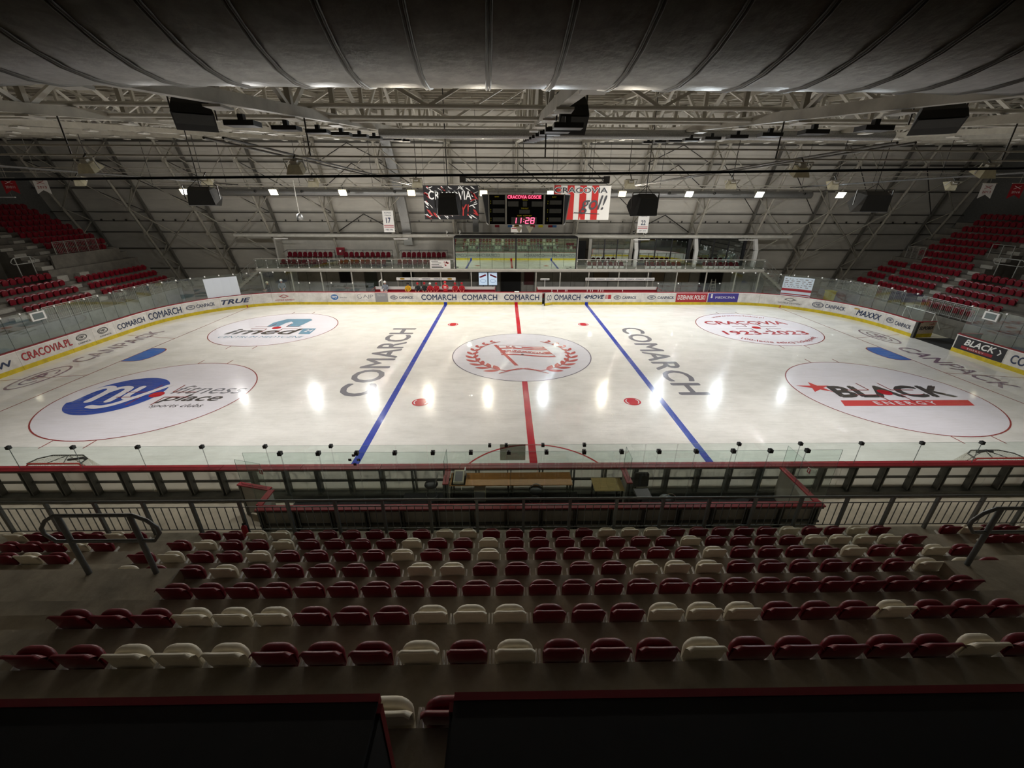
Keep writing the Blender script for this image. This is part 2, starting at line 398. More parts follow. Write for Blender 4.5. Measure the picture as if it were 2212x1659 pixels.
# wall frames: lattice legs of the far wall
def wall_frame(k):
    x = k * RS; side = 'behind the scoreboard' if k == 0 else '%s %s of the scoreboard' % (WORD[abs(k)], 'left' if k < 0 else 'right')
    t = thing('wall_frame', 'leaning lattice frame of the far wall, ' + side, 'steel frame', (x, 0, 0))
    part('outer_chord', MB().beam((0, yo(0), 0), (0, yo(14.3), 14.3), .22, .24, (0, 1, 0)), M_msteel if abs(k) > 3 else M_steel, t)
    part('inner_chord', MB().tube([(0, yi(0), 0), (0, yi(13.8), 13.8)], .12, 8), M_steel, t)
    zs = [13.9, 12.3, 10.3, 8.3, 7.1, 6.0, 4.8, 3.6, 2.5, 1.5]; wb = MB()
    for i in range(len(zs) - 1):
        a, b = zs[i], zs[i + 1]
        pa = (0, yo(a) if i % 2 == 0 else yi(a), a); pb = (0, yi(b) if i % 2 == 0 else yo(b), b)
        wb.beam(pa, pb, .09, .09)
    for a in (12.3, 8.3, 6.0, 3.6): wb.box(-.14, .14, yi(a) - .16, yi(a) + .05, a - .16, a + .16)
    part('lattice', wb, M_steel, t, kind='stuff')
for k in range(-7, 8): wall_frame(k)
# bracing between the frames
for k in range(-7, 7):
    t = thing('wall_brace', 'crossed thin steel bracing between two wall frames, %s bay %s of the middle' % (WORD[abs(k) if k < 0 else k + 1], 'left' if k < 0 else 'right'), 'bracing', (k * RS, 0, 0))
    for a, b in (((0, yi(8.3), 8.3), (RS, yi(13.6), 13.6)), ((0, yi(13.6), 13.6), (RS, yi(8.3), 8.3))):
        part('rod', MB().tube([a, b], .05, 5), M_steel, t)
    if k in (-5, 4, -6, 5):
        for a, b in (((0, yi(8.3), 8.3), (RS / 2, yi(6) - .1, 5.95)), ((RS / 2, yi(6) - .1, 5.95), (RS, yi(8.3), 8.3)), ((0, yi(3.6), 3.6), (RS / 2, yi(6) - .1, 5.95)), ((RS / 2, yi(6) - .1, 5.95), (RS, yi(3.6), 3.6))):
            part('rod', MB().tube([a, b], .07, 6), M_steel, t)
    elif k in (-3, 2):
        for a, b in (((0, yo(6) - .1, 6.1), (RS / 2, yo(7.9), 7.85)), ((RS / 2, yo(7.9), 7.85), (RS, yo(6) - .1, 6.1))):
            part('rod', MB().tube([a, b], .05, 5), M_dsteel, t)
    for a, b in (((0, yo(12.4), 12.4), (RS / 2, yo(13.9), 13.9)), ((RS / 2, yo(13.9), 13.9), (RS, yo(12.4), 12.4)), ((0, yo(10.3), 10.3), (RS / 2, yo(12.3), 12.3)), ((RS / 2, yo(12.3), 12.3), (RS, yo(10.3), 10.3))) if k in (-3, 2) else (((0, yi(12.3), 12.3), (RS, yo(7.95), 7.95)),):
        part('rod', MB().tube([a, b], .04, 5), M_dsteel, t)
tag(obj('wall_pipe', MB().tube([(-28.0, 18.6, 5.9), (28.1, 18.6, 5.9)], .17, 12).mesh('wall_pipe', M_steelw)), 'long pale round beam above the balcony windows', 'beam')
# silver air pipe with nozzles on the far wall
t = thing('nozzle_duct', 'silver round air duct with small nozzles along the far wall', 'duct', (0, 16.6, 9.75))
part('pipe', MB().tube([(-27, 0, 0), (27.6, 0, 0)], .3, 16), M_galv, t)
nm = MB().lathe([(.10, 0), (.12, .14), (.09, .16)], 10).mesh('nozzle', M_dsteel)
for i in range(-6, 7):
    o = part('nozzle', nm, None, t, (i * 4.2 + 1.5, -.26, .1)); o.rotation_euler = (R(90), 0, 0)
# big square ducts coming down the wall
def wall_duct(name, label, x, pts, sx, sy):
    t = thing(name, label, 'duct', (x, 0, 0)); b = MB()
    for i in range(len(pts) - 1): part('duct_section', MB().beam(pts[i], pts[i + 1], sx, sy, (0, 1, 0)), M_galv, t)
wall_duct('ventilation_duct', 'square galvanised duct running down the far wall beside the number 17 banner', -11.3, [(-.6, 17.4, 14.8), (.0, 18.6, 10.4), (.25, 19.3, 7.2), (.3, 19.8, 5.0)], .85, .6)
wall_duct('ventilation_duct', 'short galvanised duct behind the black banner', -4.0, [(0, 18.3, 9.5), (0, 19.3, 6.3)], .55, .5)

# ------------------------------------------------------------------ ice
ZI = 0.0
ice = struct('floor_ice', MB().add([(x, y, ZI) for x, y in outline(.03)] + [(x, y, -.05) for x, y in outline(.03)], [tuple(range(68))]), ice_mat('ice', rgb(233, 230, 225)))
I_red = ice_mat('ice_red', rgb(190, 28, 50), .15); I_blue = ice_mat('ice_blue', rgb(48, 68, 172), .2); I_thin = ice_mat('ice_thin_red', rgb(150, 62, 66), .2)
I_fill = ice_mat('ice_white', rgb(230, 226, 233), .06); I_grey = ice_mat('ice_grey', rgb(122, 121, 130), .12); I_dark = ice_mat('ice_dark', rgb(74, 70, 72), .15)
I_logo = ice_mat('ice_logo_red', rgb(186, 92, 92), .12); I_wred = ice_mat('ice_word_red', rgb(176, 50, 66), .15); I_crease = ice_mat('ice_crease', rgb(66, 118, 202), .2)
I_my = ice_mat('ice_my_blue', rgb(52, 82, 172), .22); I_teal = ice_mat('ice_teal', rgb(112, 152, 176), .15); I_energy = ice_mat('ice_energy_red', rgb(206, 74, 76), .12)
I_pale = ice_mat('ice_pale_grey', rgb(206, 202, 208), .08); I_ring = ice_mat('ice_ring_violet', rgb(126, 104, 124), .12)
LV = [0.0025 * i for i in range(9)]
def on(l): return lambda x, y: (x, y, ZI + LV[l])
def rect(x0, x1, y0, y1, l): return MB().add([(x0, y0, LV[l]), (x1, y0, LV[l]), (x1, y1, LV[l]), (x0, y1, LV[l])], [(0, 1, 2, 3)])
def ip(name, mb, m, **k): return part(name, mb, m, ice, **k)
for sx in (-1, 1):
    ip('blue_line', rect(sx * 6.78 - .15, sx * 6.78 + .15, -13.98, 13.98, 1), I_blue)
    yg = B_ + sqrt(RC ** 2 - (24.81 - A_) ** 2) - .02
    ip('goal_line', rect(sx * 24.81 - .03, sx * 24.81 + .03, -yg, yg, 1), I_thin)
    # crease
    cr = [(sx * 24.78, -1.22)] + [(sx * (24.81 - 1.35 * max(0, cos(a)) ** .35 if abs(a) < 1.56 else 24.78), 1.22 * sin(a)) for a in [pi / 2 * j / 10 for j in range(-10, 11)]] + [(sx * 24.78, 1.22)]
    ip('goal_crease', poly2d(cr[::-1] if sx > 0 else cr, on(1)), I_crease)
    ip('crease_line', MB().add([p for a, b in cr for p in ((a, b, LV[2]), (a - sx * .06, b * 1.035, LV[2]))], [(2 * i, 2 * i + 1, 2 * i + 3, 2 * i + 2) for i in range(len(cr) - 1)]), I_thin)
    for sy in (-1, 1):
        ip('restricted_line', MB().beam((sx * 24.84, sy * 3.4, LV[1]), (sx * 28.8, sy * 4.2, LV[1]), .05, .001), I_thin)
        ip('faceoff_spot', disc2d(sx * 5.275, sy * 7.04, .42, .42, on(3), 24), I_red)
        ip('spot_ring', ring2d(sx * 5.275, sy * 7.04, .34, .34, .05, on(4), 10, -.8, .8, mb=ring2d(sx * 5.275, sy * 7.04, .34, .34, .05, on(4), 10, pi - .8, pi + .8)), I_fill)
        cx, cy = sx * 18.9, sy * 6.07
        ip('circle_fill', disc2d(cx, cy, 4.46, 4.46, on(1), 64), I_fill)
        ip('faceoff_circle', ring2d(cx, cy, 4.5, 4.5, .06, on(2), 72), I_thin)
        ip('faceoff_spot', disc2d(cx, cy, .33, .33, on(7), 24), I_red)
        hm = MB()
        for hx in (-1, 1):
            for hy in (-1, 1):
                x = cx + hx * .88; y = cy + hy * 4.42
                hm.add([(x - .025, y, LV[2]), (x + .025, y, LV[2]), (x + .025, y + hy * .6, LV[2]), (x - .025, y + hy * .6, LV[2])], [(0, 1, 2, 3)])
                # corner marks round the spot
                ax, ay = cx + hx * .6, cy + hy * .3
                hm.add([(ax, ay - .03, LV[6]), (ax + hx * 1.2, ay - .03, LV[6]), (ax + hx * 1.2, ay + .03, LV[6]), (ax, ay + .03, LV[6])], [(0, 1, 2, 3)])
                hm.add([(ax - .03, ay, LV[6]), (ax + .03, ay, LV[6]), (ax + .03, ay + hy * .9, LV[6]), (ax - .03, ay + hy * .9, LV[6])], [(0, 1, 2, 3)])
        ip('restraining_marks', hm, I_thin, kind='stuff')
ip('center_line', rect(-.15, .15, 4.5, 13.98, 1), I_red); ip('center_line', rect(-.15, .15, -13.98, -4.5, 1), I_red)
ip('circle_fill', disc2d(0, 0, 4.48, 4.48, on(1), 72), ice_mat('ice_center', rgb(216, 214, 222), .06))
ip('center_circle', ring2d(0, 0, 4.5, 4.5, .06, on(2), 90), ice_mat('ice_circle_grey', rgb(110, 104, 120), .1))
ip('referee_crease', ring2d(0, -13.95, 3.0, 3.0, .07, on(2), 48, 0.02, pi - .02), I_red)
ip('center_spot', disc2d(.05, -.1, .1, .1, on(5), 16), I_dark)
# laurel wreath and club flag in the centre circle
wr = MB()
def leaf(cx, cy, ang, L, wd):
    P = []
    for i in range(7):
        u = i / 6; P.append((u * L, wd * sin(pi * u) ** .8))
    P += [(u * L, -wd * .55 * sin(pi * u) ** .8) for u in [i / 6 for i in range(5, 0, -1)]]
    return [(cx + a * cos(ang) - b * sin(ang), cy + a * sin(ang) + b * cos(ang)) for a, b in P]
for sx in (-1, 1):
    for i in range(10):
        th = R(243 - i * 12.6); rr = 3.02 + .03 * i
        cx, cy = rr * cos(th), rr * sin(th) - .1
        L = 1.02 - .065 * i; tang = th - pi / 2
        for dn, q in ((.62, 1.0), (-.62, .85)):
            pts = [(sx * -1 * -a, b) for a, b in leaf(cx, cy, tang + dn, L * q, .23 * (1 - .05 * i))]
            pts = [(a if sx < 0 else -a, b) for a, b in leaf(cx, cy, tang + dn, L * q, .23 * (1 - .05 * i))]
            poly2d(pts if sx < 0 else pts[::-1], lambda x, y, h=LV[3] + .0004 * (2 * i + (dn > 0)): (x, y, h), wr)
    arc = [(3.02 * cos(R(a)), 3.02 * sin(R(a)) - .1) for a in range(250, 112, -6)]
    arc = [(1.45, -3.33), (.7, -2.85), (-.2, -2.55)] + arc
    for i in range(len(arc) - 1):
        (a, b), (c, d) = arc[i], arc[i + 1]; L = hypot(c - a, d - b) or 1; nx, ny = -(d - b) / L * .045, (c - a) / L * .045
        pts = [(a - nx, b - ny), (c - nx, d - ny), (c + nx, d + ny), (a + nx, b + ny)]
        if sx > 0: pts = [(-p, q) for p, q in pts][::-1]
        poly2d(pts, lambda x, y, h=LV[5] + .0003 * (i % 2) + .0006 * (sx > 0): (x, y, h), wr)
ip('laurel_wreath', wr, I_logo)
ip('flag_pole', poly2d([(-1.88, 1.86), (-1.66, 1.9), (-.26, -2.07), (-.5, -2.07)], on(2)), I_logo)
fl = lambda u, v: (-1.55 + 3.05 * u + .72 * (1 - v) * (.35 + .6 * u) , 1.75 - .2 * u + .1 * sin(u * 6) - 1.95 * (1 - v) - .15 * u * (1 - v), LV[4])
fb = MB()
for v0, v1 in ((.0, .1), (.25, .47), (.62, .72)):
    for i in range(8): fb.add([fl(i / 8, v0), fl((i + 1) / 8, v0), fl((i + 1) / 8, v1), fl(i / 8, v1)], [(0, 1, 2, 3)])
for i in range(4, 8): fb.add([fl(i / 8, .78), fl((i + 1) / 8, .78), fl((i + 1) / 8, .9), fl(i / 8, .9)], [(0, 1, 2, 3)])
for a, b in (((0, 1), (1, 1)), ((1, 1), (1, 0)), ((1, 0), (0, 0)), ((0, 0), (0, 1))):
    for i in range(8):
        p = fl(a[0] + (b[0] - a[0]) * i / 8, a[1] + (b[1] - a[1]) * i / 8); q = fl(a[0] + (b[0] - a[0]) * (i + 1) / 8, a[1] + (b[1] - a[1]) * (i + 1) / 8)
        fb.beam((*p[:2], LV[5]), (*q[:2], LV[5]), .035, .0006)
ip('flag', fb, I_logo)
letters('KS', lambda u, v: (*fl(.16 + .2 * u, .72 + .18 * v)[:2], LV[6]), I_logo, ice)
letters('CRACOVIA', lambda u, v: (*fl(.1 + .78 * u, .29 + .15 * v)[:2], LV[7]), I_fill, ice)
# words across the blue lines
letters('COMARCH', lambda u, v: (-7.96 - 1.84 * v, -6.35 + 12.3 * u, LV[1]), I_grey, ice, .035)
letters('COMARCH', lambda u, v: (7.96 + 1.66 * v, 6.1 - 12.4 * u, LV[1]), I_grey, ice, .035)
# near left circle
my = lambda x, y: (x, y, LV[3])
ip('logo_disc', disc2d(-20.78, -6.07, 1.98, 2.2, on(3), 48), I_my)
mb = MB(); lv = [LV[4]]
def stroke(pts, r):
    P = [Vector((*p, 0)) for p in pts]; Q = []
    for i in range(len(P) - 1):                  # smooth the corners
        a, b, c, d = P[max(0, i - 1)], P[i], P[i + 1], P[min(len(P) - 1, i + 2)]
        for k in range(5):
            t = k / 5; Q.append(.5 * ((2 * b) + (c - a) * t + (2 * a - 5 * b + 4 * c - d) * t * t + (3 * b - a - 3 * c + d) * t ** 3))
    Q.append(P[-1]); vs = []
    for i, p in enumerate(Q):
        d = (Q[min(i + 1, len(Q) - 1)] - Q[max(0, i - 1)]).normalized() * r
        vs += [(p.x - d.y, p.y + d.x, lv[0]), (p.x + d.y, p.y - d.x, lv[0])]
    mb.add(vs, [(2 * i, 2 * i + 1, 2 * i + 3, 2 * i + 2) for i in range(len(Q) - 1)]); lv[0] += .0006
    for p in (Q[0], Q[-1]): disc2d(p.x, p.y, r, r, lambda x, y: (x, y, lv[0]), 12, mb); lv[0] += .0006
stroke([(-22.62, -6.8), (-22.55, -5.7), (-22.25, -5.15), (-21.85, -5.25), (-21.7, -5.8), (-21.68, -6.8)], .19)
stroke([(-21.7, -5.8), (-21.4, -5.2), (-20.95, -5.25), (-20.8, -5.8), (-20.72, -6.8)], .18)
stroke([(-20.35, -5.15), (-20.3, -6.2), (-20.0, -6.5), (-19.65, -6.3)], .17)
stroke([(-19.1, -4.95), (-19.75, -6.4), (-20.15, -7.15), (-20.6, -7.45), (-21.1, -7.4)], .17)
ip('lettering', mb, I_fill)
letters('fitness', lambda u, v: (-18.35 + 3.55 * u + .15 * v, -5.95 + 1.0 * v, LV[3]), I_grey, ice, .0, .25)
letters('place', lambda u, v: (-18.3 + 2.9 * u + .1 * v, -7.05 + 1.0 * v, LV[3]), I_dark, ice, .025, .25)
letters('sports clubs', lambda u, v: (-18.25 + 2.5 * u, -7.6 + .48 * v, LV[3]), I_dark, ice, .0, .25)
# far left circle
letters('imed', lambda u, v: (-21.98 + 5.3 * u, 4.35 + 1.5 * v, LV[3]), I_dark, ice, .04, .25)
ip('logo_block', poly2d([(-16.5, 4.42), (-15.65, 4.42), (-15.75, 5.9), (-16.75, 5.9)], on(3)), I_teal)
letters('24', lambda u, v: (-16.35 + .55 * u, 5.0 + .6 * v, LV[4]), I_fill, ice)
ip('logo_shape', poly2d([(-19.85, 6.45), (-19.9, 7.6), (-19.3, 8.7), (-17.4, 8.75), (-17.1, 8.4), (-17.35, 6.45), (-18.3, 6.45), (-18.25, 7.5), (-18.6, 7.9), (-18.85, 7.5), (-18.95, 6.45)], on(3)), I_teal)
letters('CENTRUM MEDYCZNE', lambda u, v: (-21.9 + 6.1 * u, 3.5 + .45 * v, LV[3]), I_teal, ice, .0, .2)
# far right circle
letters('CRACOVIA', lambda u, v: (15.4 + 6.7 * u, 7.0 + 1.0 * v, LV[3]), I_wred, ice, .04)
letters('1923-2023', lambda u, v: (15.65 + 6.4 * u, 4.2 + 1.0 * v, LV[3]), I_wred, ice, .045)
def arcw(cx, cy, r, a0, a1, h, top):
    def f(u, v):
        a = R(a0 + (a1 - a0) * u); rr = r + (h * v if top else -h * v)
        return (cx + rr * cos(a), cy + rr * sin(a), LV[3])
    return f
letters('www.cracovia-hokej.pl', arcw(18.9, 6.07, 3.45, 125, 52, .5, True), I_wred, ice, .01)
letters('100-lecie sekcji hokejowej', arcw(18.9, 6.07, 4.1, 226, 320, .55, False), I_wred, ice, .015)
# near right circle
st = [(15.75 + (1.0 if i % 2 == 0 else .38) * .85 * sin(2 * pi * i / 10), -5.4 + (1.0 if i % 2 == 0 else .38) * .72 * cos(2 * pi * i / 10)) for i in range(10)]
st[8] = (14.75, -5.15)
ip('logo_star', poly2d(st[::-1], on(3)), I_energy)
letters('BLACK', lambda u, v: (16.15 + 6.2 * u, -6.68 + 1.48 * v, LV[3]), I_dark, ice, .07, .12)
ip('logo_bar', poly2d([(15.6, -7.62), (22.1, -7.62), (22.4, -7.0), (15.85, -7.0)], on(3)), I_energy)
letters('ENERGY', lambda u, v: (17.35 + 3.1 * u, -7.5 + .38 * v, LV[4]), I_fill, ice, .03, 0, 1.5)
# words behind the goal lines
letters('CANPACK', lambda u, v: (-26.85 - 1.05 * v, -1.35 + 6.6 * u, LV[2]), I_ring, ice, .03)
letters('CANPACK', lambda u, v: (25.75 + 1.2 * v, 1.2 - 6.8 * u, LV[2]), I_ring, ice, .03)
for sx, cx, cy in ((-1, -27.15, -3.7), (1, 26.85, 3.75)):
    ip('logo_ring', ring2d(cx, cy, .75, 1.75, .14, on(2), 40), I_ring); ip('logo_ring', ring2d(cx, cy, .42, 1.1, .1, on(3), 32, .5, 2 * pi - .5), I_ring)
    letters('cp', (lambda u, v: (-26.95 - .55 * v, cy - .55 + 1.1 * u, LV[4])) if sx < 0 else (lambda u, v: (26.6 + .55 * v, cy + .55 - 1.1 * u, LV[4])), I_ring, ice, .05)

# ------------------------------------------------------------------ dasher boards
ZB = 1.19
boards = thing('dasher_boards', 'white dasher boards with sponsor panels and a yellow kick strip around the ice', 'boards')
JR = [0, 2.5, 3.5, 6.39, 9.17, 12.0, 15.33, 18.46, A_, 23.3, 26.0, 28.45, 30.9, 33.3, 36.12, 38.86, 41.95, 44.95, 47.6, 50.3, 53.0, 55.7, 58.3]
JR += [58.3 + (S_NEAR - 58.3) * i / 8 for i in range(1, 9)]
JL = [0, 2.6, 5.45, 8.95, 12.2, 13.42, 15.3, 18.0, A_, 23.0, 24.6, 27.15, 30.0, 32.8, 35.72, 37.4, 39.04, 42.1, 44.95, 47.6, 50.3, 53.0, 55.7, 58.3]
JL += [58.3 + (S_NEAR - 58.3) * i / 8 for i in range(1, 9)]
M_trans = bpy.data.materials.new('dasher_translucent'); M_trans.use_nodes = True
_t = M_trans.node_tree; _t.nodes.clear(); _o = _t.nodes.new('ShaderNodeOutputMaterial'); _m = _t.nodes.new('ShaderNodeMixShader'); _m.inputs[0].default_value = .56
_d = _t.nodes.new('ShaderNodeBsdfDiffuse'); _d.inputs[0].default_value = (.75, .74, .71, 1); _s = _t.nodes.new('ShaderNodeBsdfTranslucent'); _s.inputs[0].default_value = (.74, .72, .66, 1)
_t.links.new(_d.outputs[0], _m.inputs[1]); _t.links.new(_s.outputs[0], _m.inputs[2]); _t.links.new(_m.outputs[0], _o.inputs[0])
BP = []
skip = {(2.5, 3.5), (36.12, 38.86)}
for sg, J in ((1, JR), (-1, JL)):
    for a, b in zip(J[:-1], J[1:]):
        if sg > 0 and (a, b) in skip: continue
        s0, s1 = sg * (a + .006), sg * (b - .006)
        near = abs(a) > 58.2
        p = part('board_panel', arcstrip(s0, s1, 0, .03 if near else .05, .05 if near else .25, ZB - .05), M_trans if near else M_board, boards)
        part('kick_plate', arcstrip(s0, s1, -.012, -.002 if near else .05, -.02, .25), M_kick, p)
        part('top_cap', arcstrip(s0, s1, -.015, .26, ZB - .05, ZB), M_cap, p)
        part('edge_strip', arcstrip(s0, s1, -.018, -.002, ZB - .075, ZB - .03), M_pwhite, p)
        BP.append((min(s0, s1), max(s0, s1), p))
def panel_at(s):
    return min(BP, key=lambda q: 0 if q[0] <= s <= q[1] else min(abs(s - q[0]), abs(s - q[1])))[2]
def bw(s0, s1, z0, z1, off=-.014): return lambda u, v: (*per(s0 + (s1 - s0) * u, off), z0 + (z1 - z0) * v)
def ad(s, s0, s1, z0=.44, z1=.98, m=None, bold=.03, shear=0.0, space=1.0): return letters(s, bw(s0, s1, z0, z1), m or M_navy, panel_at((s0 + s1) / 2), bold, shear, space)
def ad_bg(s0, s1, m, z0=.26, z1=ZB - .08, o=-.006): return part('ad_print', arcstrip(s0, s1, o, -.001, z0, z1, .34), m, panel_at((s0 + s1) / 2))
def cp(s0, s1, z0=.5, z1=.95, m=None):
    f = bw(s0, s1, z0, z1); b = MB(); fx = lambda x, y: f(x, y)
    ring2d(.5, .5, .5, .5, .07, fx, 32, mb=b); ring2d(.5, .5, .36, .36, .05, fx, 24, .5, 2 * pi - .5, mb=b)
    letters('cp', lambda u, v: f(.3 + .4 * u, .3 + .38 * v), m or M_navy, None, .05, mb=b)
    part('logo', b, m or M_navy, panel_at((s0 + s1) / 2))
# far side, left to right
ad('KRAKÓW', -46.0, -42.5, .45, .88); ad('CRACOVIA.PL', -41.95, -38.95, .48, .95, M_pred)
cp(-38.6, -37.85, .58, .98, M_blk); ad('CANPACK', -38.6, -37.7, .38, .48, M_blk, .0); cp(-37.05, -36.25, .58, .98, M_blk); ad('CANPACK', -37.0, -36.1, .38, .48, M_blk, .0)
ad('COMARCH', -35.5, -33.1, .45, .85); ad('COMARCH', -32.75, -30.1, .42, .95); cp(-29.75, -29.05, .5, .9); ad('CANPACK', -28.95, -27.55, .55, .85)
ad('TRUE', -27.05, -24.75, .48, .9, M_navy, .05, .35)
f = bw(-22.4, -21.5, .65, .98); lm = MB(); ring2d(.5, .5, .5, .5, .14, f, 4, mb=lm); part('logo', lm, M_pred, panel_at(-22)); ad('HOTELE DIAMENT', -22.75, -21.05, .38, .54, M_pred, .0)
f = bw(-17.6, -16.9, .45, .98); part('logo', disc2d(.5, .5, .5, .5, f, 32), M_pblue, panel_at(-17.2)); letters('my', lambda u, v: (*per(-17.5 + .5 * u, -.017), .55 + .3 * v), M_pwhite, panel_at(-17.2)); ad('fitness place', -16.75, -16.1, .58, .76, M_pgrey, .0)
lm = MB(); f = bw(-15.15, -14.65, .55, 1.0); ring2d(.5, .5, .45, .45, .09, f, 24, .6, 6.0, mb=lm); ring2d(.6, .3, .3, .3, .08, f, 20, 2.0, 7.5, mb=lm); part('logo', lm, M_pgrey, panel_at(-14.9))
ad('AJP', -14.55, -13.6, .55, .95, M_pgrey, .0); ad('Centrum Medyczne', -15.1, -13.6, .4, .48, M_pgrey, .0)
ad_bg(-13.4, -12.23, M_pgrey); ad('MEDYCYNA DLA', -13.2, -12.45, .93, .98, M_pwhite, .0); ad('CAŁEJ RODZINY', -13.2, -12.45, .82, .87, M_pwhite, .0)
cp(-12.0, -11.3, .5, .88); ad('CANPACK', -11.15, -9.8, .55, .82)
ad('COMARCH', -9.05, -5.71); ad('COMARCH', -5.18, -1.82); ad('COMARCH', -1.16, 2.2); ad('OMARCH', 3.62, 6.15)
ad('4MOVE', 6.5, 8.45, .55, .95, M_navy, .06, .3)
for i, (a, b) in enumerate(((8.5, 8.53), (8.58, 8.63), (8.68, 8.75), (8.8, 9.1))):
    part('logo_bar', arcstrip(a, b, -.006, -.001, .55, .95), M_pred if i else M_pgrey, panel_at(8.8))
cp(9.35, 10.05, .5, .9); ad('CANPACK', 10.2, 11.55, .55, .83); cp(12.6, 13.4, .5, .92); ad('CANPACK', 13.6, 15.2, .55, .83)
ad_bg(15.38, 18.4, M_pred); ad('DZIENNIK POLSKI', 15.55, 18.2, .5, .92, M_pwhite, .02); ad_bg(18.5, 21.4, M_purple); ad('MEDICINA', 19.2, 21.1, .6, .82, M_pwhite, .0)
lm = MB()
for q in (.5, .7, .9): disc2d(.5, q, .4, .1, bw(18.7, 18.95, .4, 1.05, -.012), 10, lm)
part('logo', lm, M_pwhite, panel_at(18.8))
f = bw(25.3, 26.3, .68, 1.0); lm = MB(); ring2d(.5, .5, .5, .5, .14, f, 4, mb=lm); part('logo', lm, M_dsteel, panel_at(25.8)); ad('HOTELE DIAMENT', 24.9, 26.8, .45, .58, M_dsteel, .0)
cp(27.55, 28.42, .45, .95); ad('CANPACK', 28.55, 30.1, .55, .88); ad_bg(30.75, 31.15, M_gold, .9, 1.0); ad('MAXXX', 31.0, 33.0, .45, .92, M_navy, .05, .3)
cp(33.45, 34.1, .5, .92); ad('CANPACK', 34.25, 35.6, .5, .8)
ad_bg(38.95, 41.9, M_blk); ad('BLACK', 39.5, 41.35, .62, 1.02, M_pwhite, .05, .25); ad_bg(39.4, 41.3, M_cap, .36, .54, -.009); 
letters('ENERGY', lambda u, v: (*per(39.8 + 1.0 * u, -.015), .4 + .1 * v), M_pwhite, panel_at(40.4), .0, 0, 1.4)
letters('›', lambda u, v: (*per(41.5 + .2 * u, -.015), .6 + .35 * v), M_pwhite, panel_at(41.6))
ad('COMARCH', 42.25, 44.9, .42, .95)
# near side, seen in the balcony window (thin film prints that let the light through)
M_film = M_trans.copy(); M_film.name = 'print_film'
for n_ in M_film.node_tree.nodes:
    if n_.type == 'BSDF_DIFFUSE': n_.inputs[0].default_value = (.03, .05, .11, 1)
    if n_.type == 'BSDF_TRANSLUCENT': n_.inputs[0].default_value = (.62, .63, .66, 1)
for s0, t_, d in ((-S_NEAR + 9.2, 'COMARCH', 3.4), (-S_NEAR + 3.6, 'COMARCH', 3.4), (S_NEAR - 3.9, 'COMARCH', 3.4), (S_NEAR - 9.0, 'COMARCH', 3.4)): ad(t_, s0 - d / 2, s0 + d / 2, m=M_film, bold=.0)
for c in (-S_NEAR + 6.4, S_NEAR - 6.4): cp(c - 1.1, c - .4, m=M_film); ad('CANPACK', c - .3, c + 1.2, .55, .83, M_film, .0)
# coloured marks where the lines meet the kick strip
for s, m in ((-6.78, I_blue), (6.78, I_blue), (0, I_red), (-S_NEAR, I_red), (-S_NEAR + 6.78, I_blue), (S_NEAR - 6.78, I_blue)):
    part('line_mark', arcstrip(s - .15, s + .15, -.016, -.01, .005, .25), m, panel_at(s))
for s in (-25.15, 25.15): part('line_mark', arcstrip(s - .04, s + .04, -.016, -.01, .005, .25), M_pred, panel_at(s))
# back of the near boards: posts, rails and ledge
fp = MB().box(-.07, -.035, -14.24, -14.05, 0, ZB - .06).box(.035, .07, -14.24, -14.05, 0, ZB - .06).mesh('post', M_frame)
for i in range(-19, 20): part('post', fp, None, boards, (i * 1.05 + .1, 0, 0))
for z0, z1, y0, y1 in ((.58, .64, -14.12, -14.05), (1.02, 1.06, -14.14, -14.05), (1.08, 1.14, -14.24, -14.06), (0, .16, -14.32, -14.05)): part('rail', B(-20.6, 20.6, y0, y1, z0, z1), M_frame, boards)
# gates
g = thing('gate_leaf', 'white gate leaf standing half open in the far boards', 'gate', (3.5, 14.05, 0), R(180 + 32))
part('leaf', B(0, 1.0, -.03, .03, .02, ZB), M_board, g); part('kick_plate', B(0, 1.0, .03, .04, .02, .25), M_kick, g); part('edge_strip', B(.95, 1.01, -.04, .045, .02, ZB), M_blk, g)
letters('CO', lambda u, v: (.72 - .55 * u, .042, .46 + .5 * v), M_navy, g)
g = thing('gate_leaf', 'open white gate leaf with black lettering at the right end of the rink', 'gate', (29.2, 3.42, 0), R(6))
part('leaf', B(0, 1.35, -.03, .03, .02, ZB), mat('gate_cream', rgb(214, 196, 170), .5, nz=.2), g); part('kick_plate', B(0, 1.35, -.045, -.03, .02, .3), M_kick, g); part('top_cap', B(-.02, 1.37, -.05, .05, ZB, ZB + .03), M_cap, g)
letters('SUPOBER', lambda u, v: (.12 + 1.15 * u, -.035, .6 + .26 * v), M_blk, g, .07, .2)
lm = MB()
for i in range(5): lm.box(.8 + i * .09, .85 + i * .09, -.036, -.034, .93, .99 + .05 * (i % 2) + .02 * i)
part('logo', lm, M_pred, g)
part('end_post', B(-.22, -.02, -.08, .1, 0, ZB), M_dsteel, g)
g = thing('gate_leaf', 'second gate leaf swung back behind the end boards, seen from its dark frame side', 'gate', (29.25, .62, 0), R(-8))
part('leaf', B(0, 1.35, -.03, .03, .02, ZB), M_frame, g); part('top_cap', B(0, 1.35, -.05, .05, ZB, ZB + .03), M_cap, g)
tag(obj('rubber_mat', B(29.2, 31.9, .7, 3.3, -.02, .0).mesh('rubber_mat', M_rubber)), 'black rubber matting leading off the ice at the open gate', 'mat')

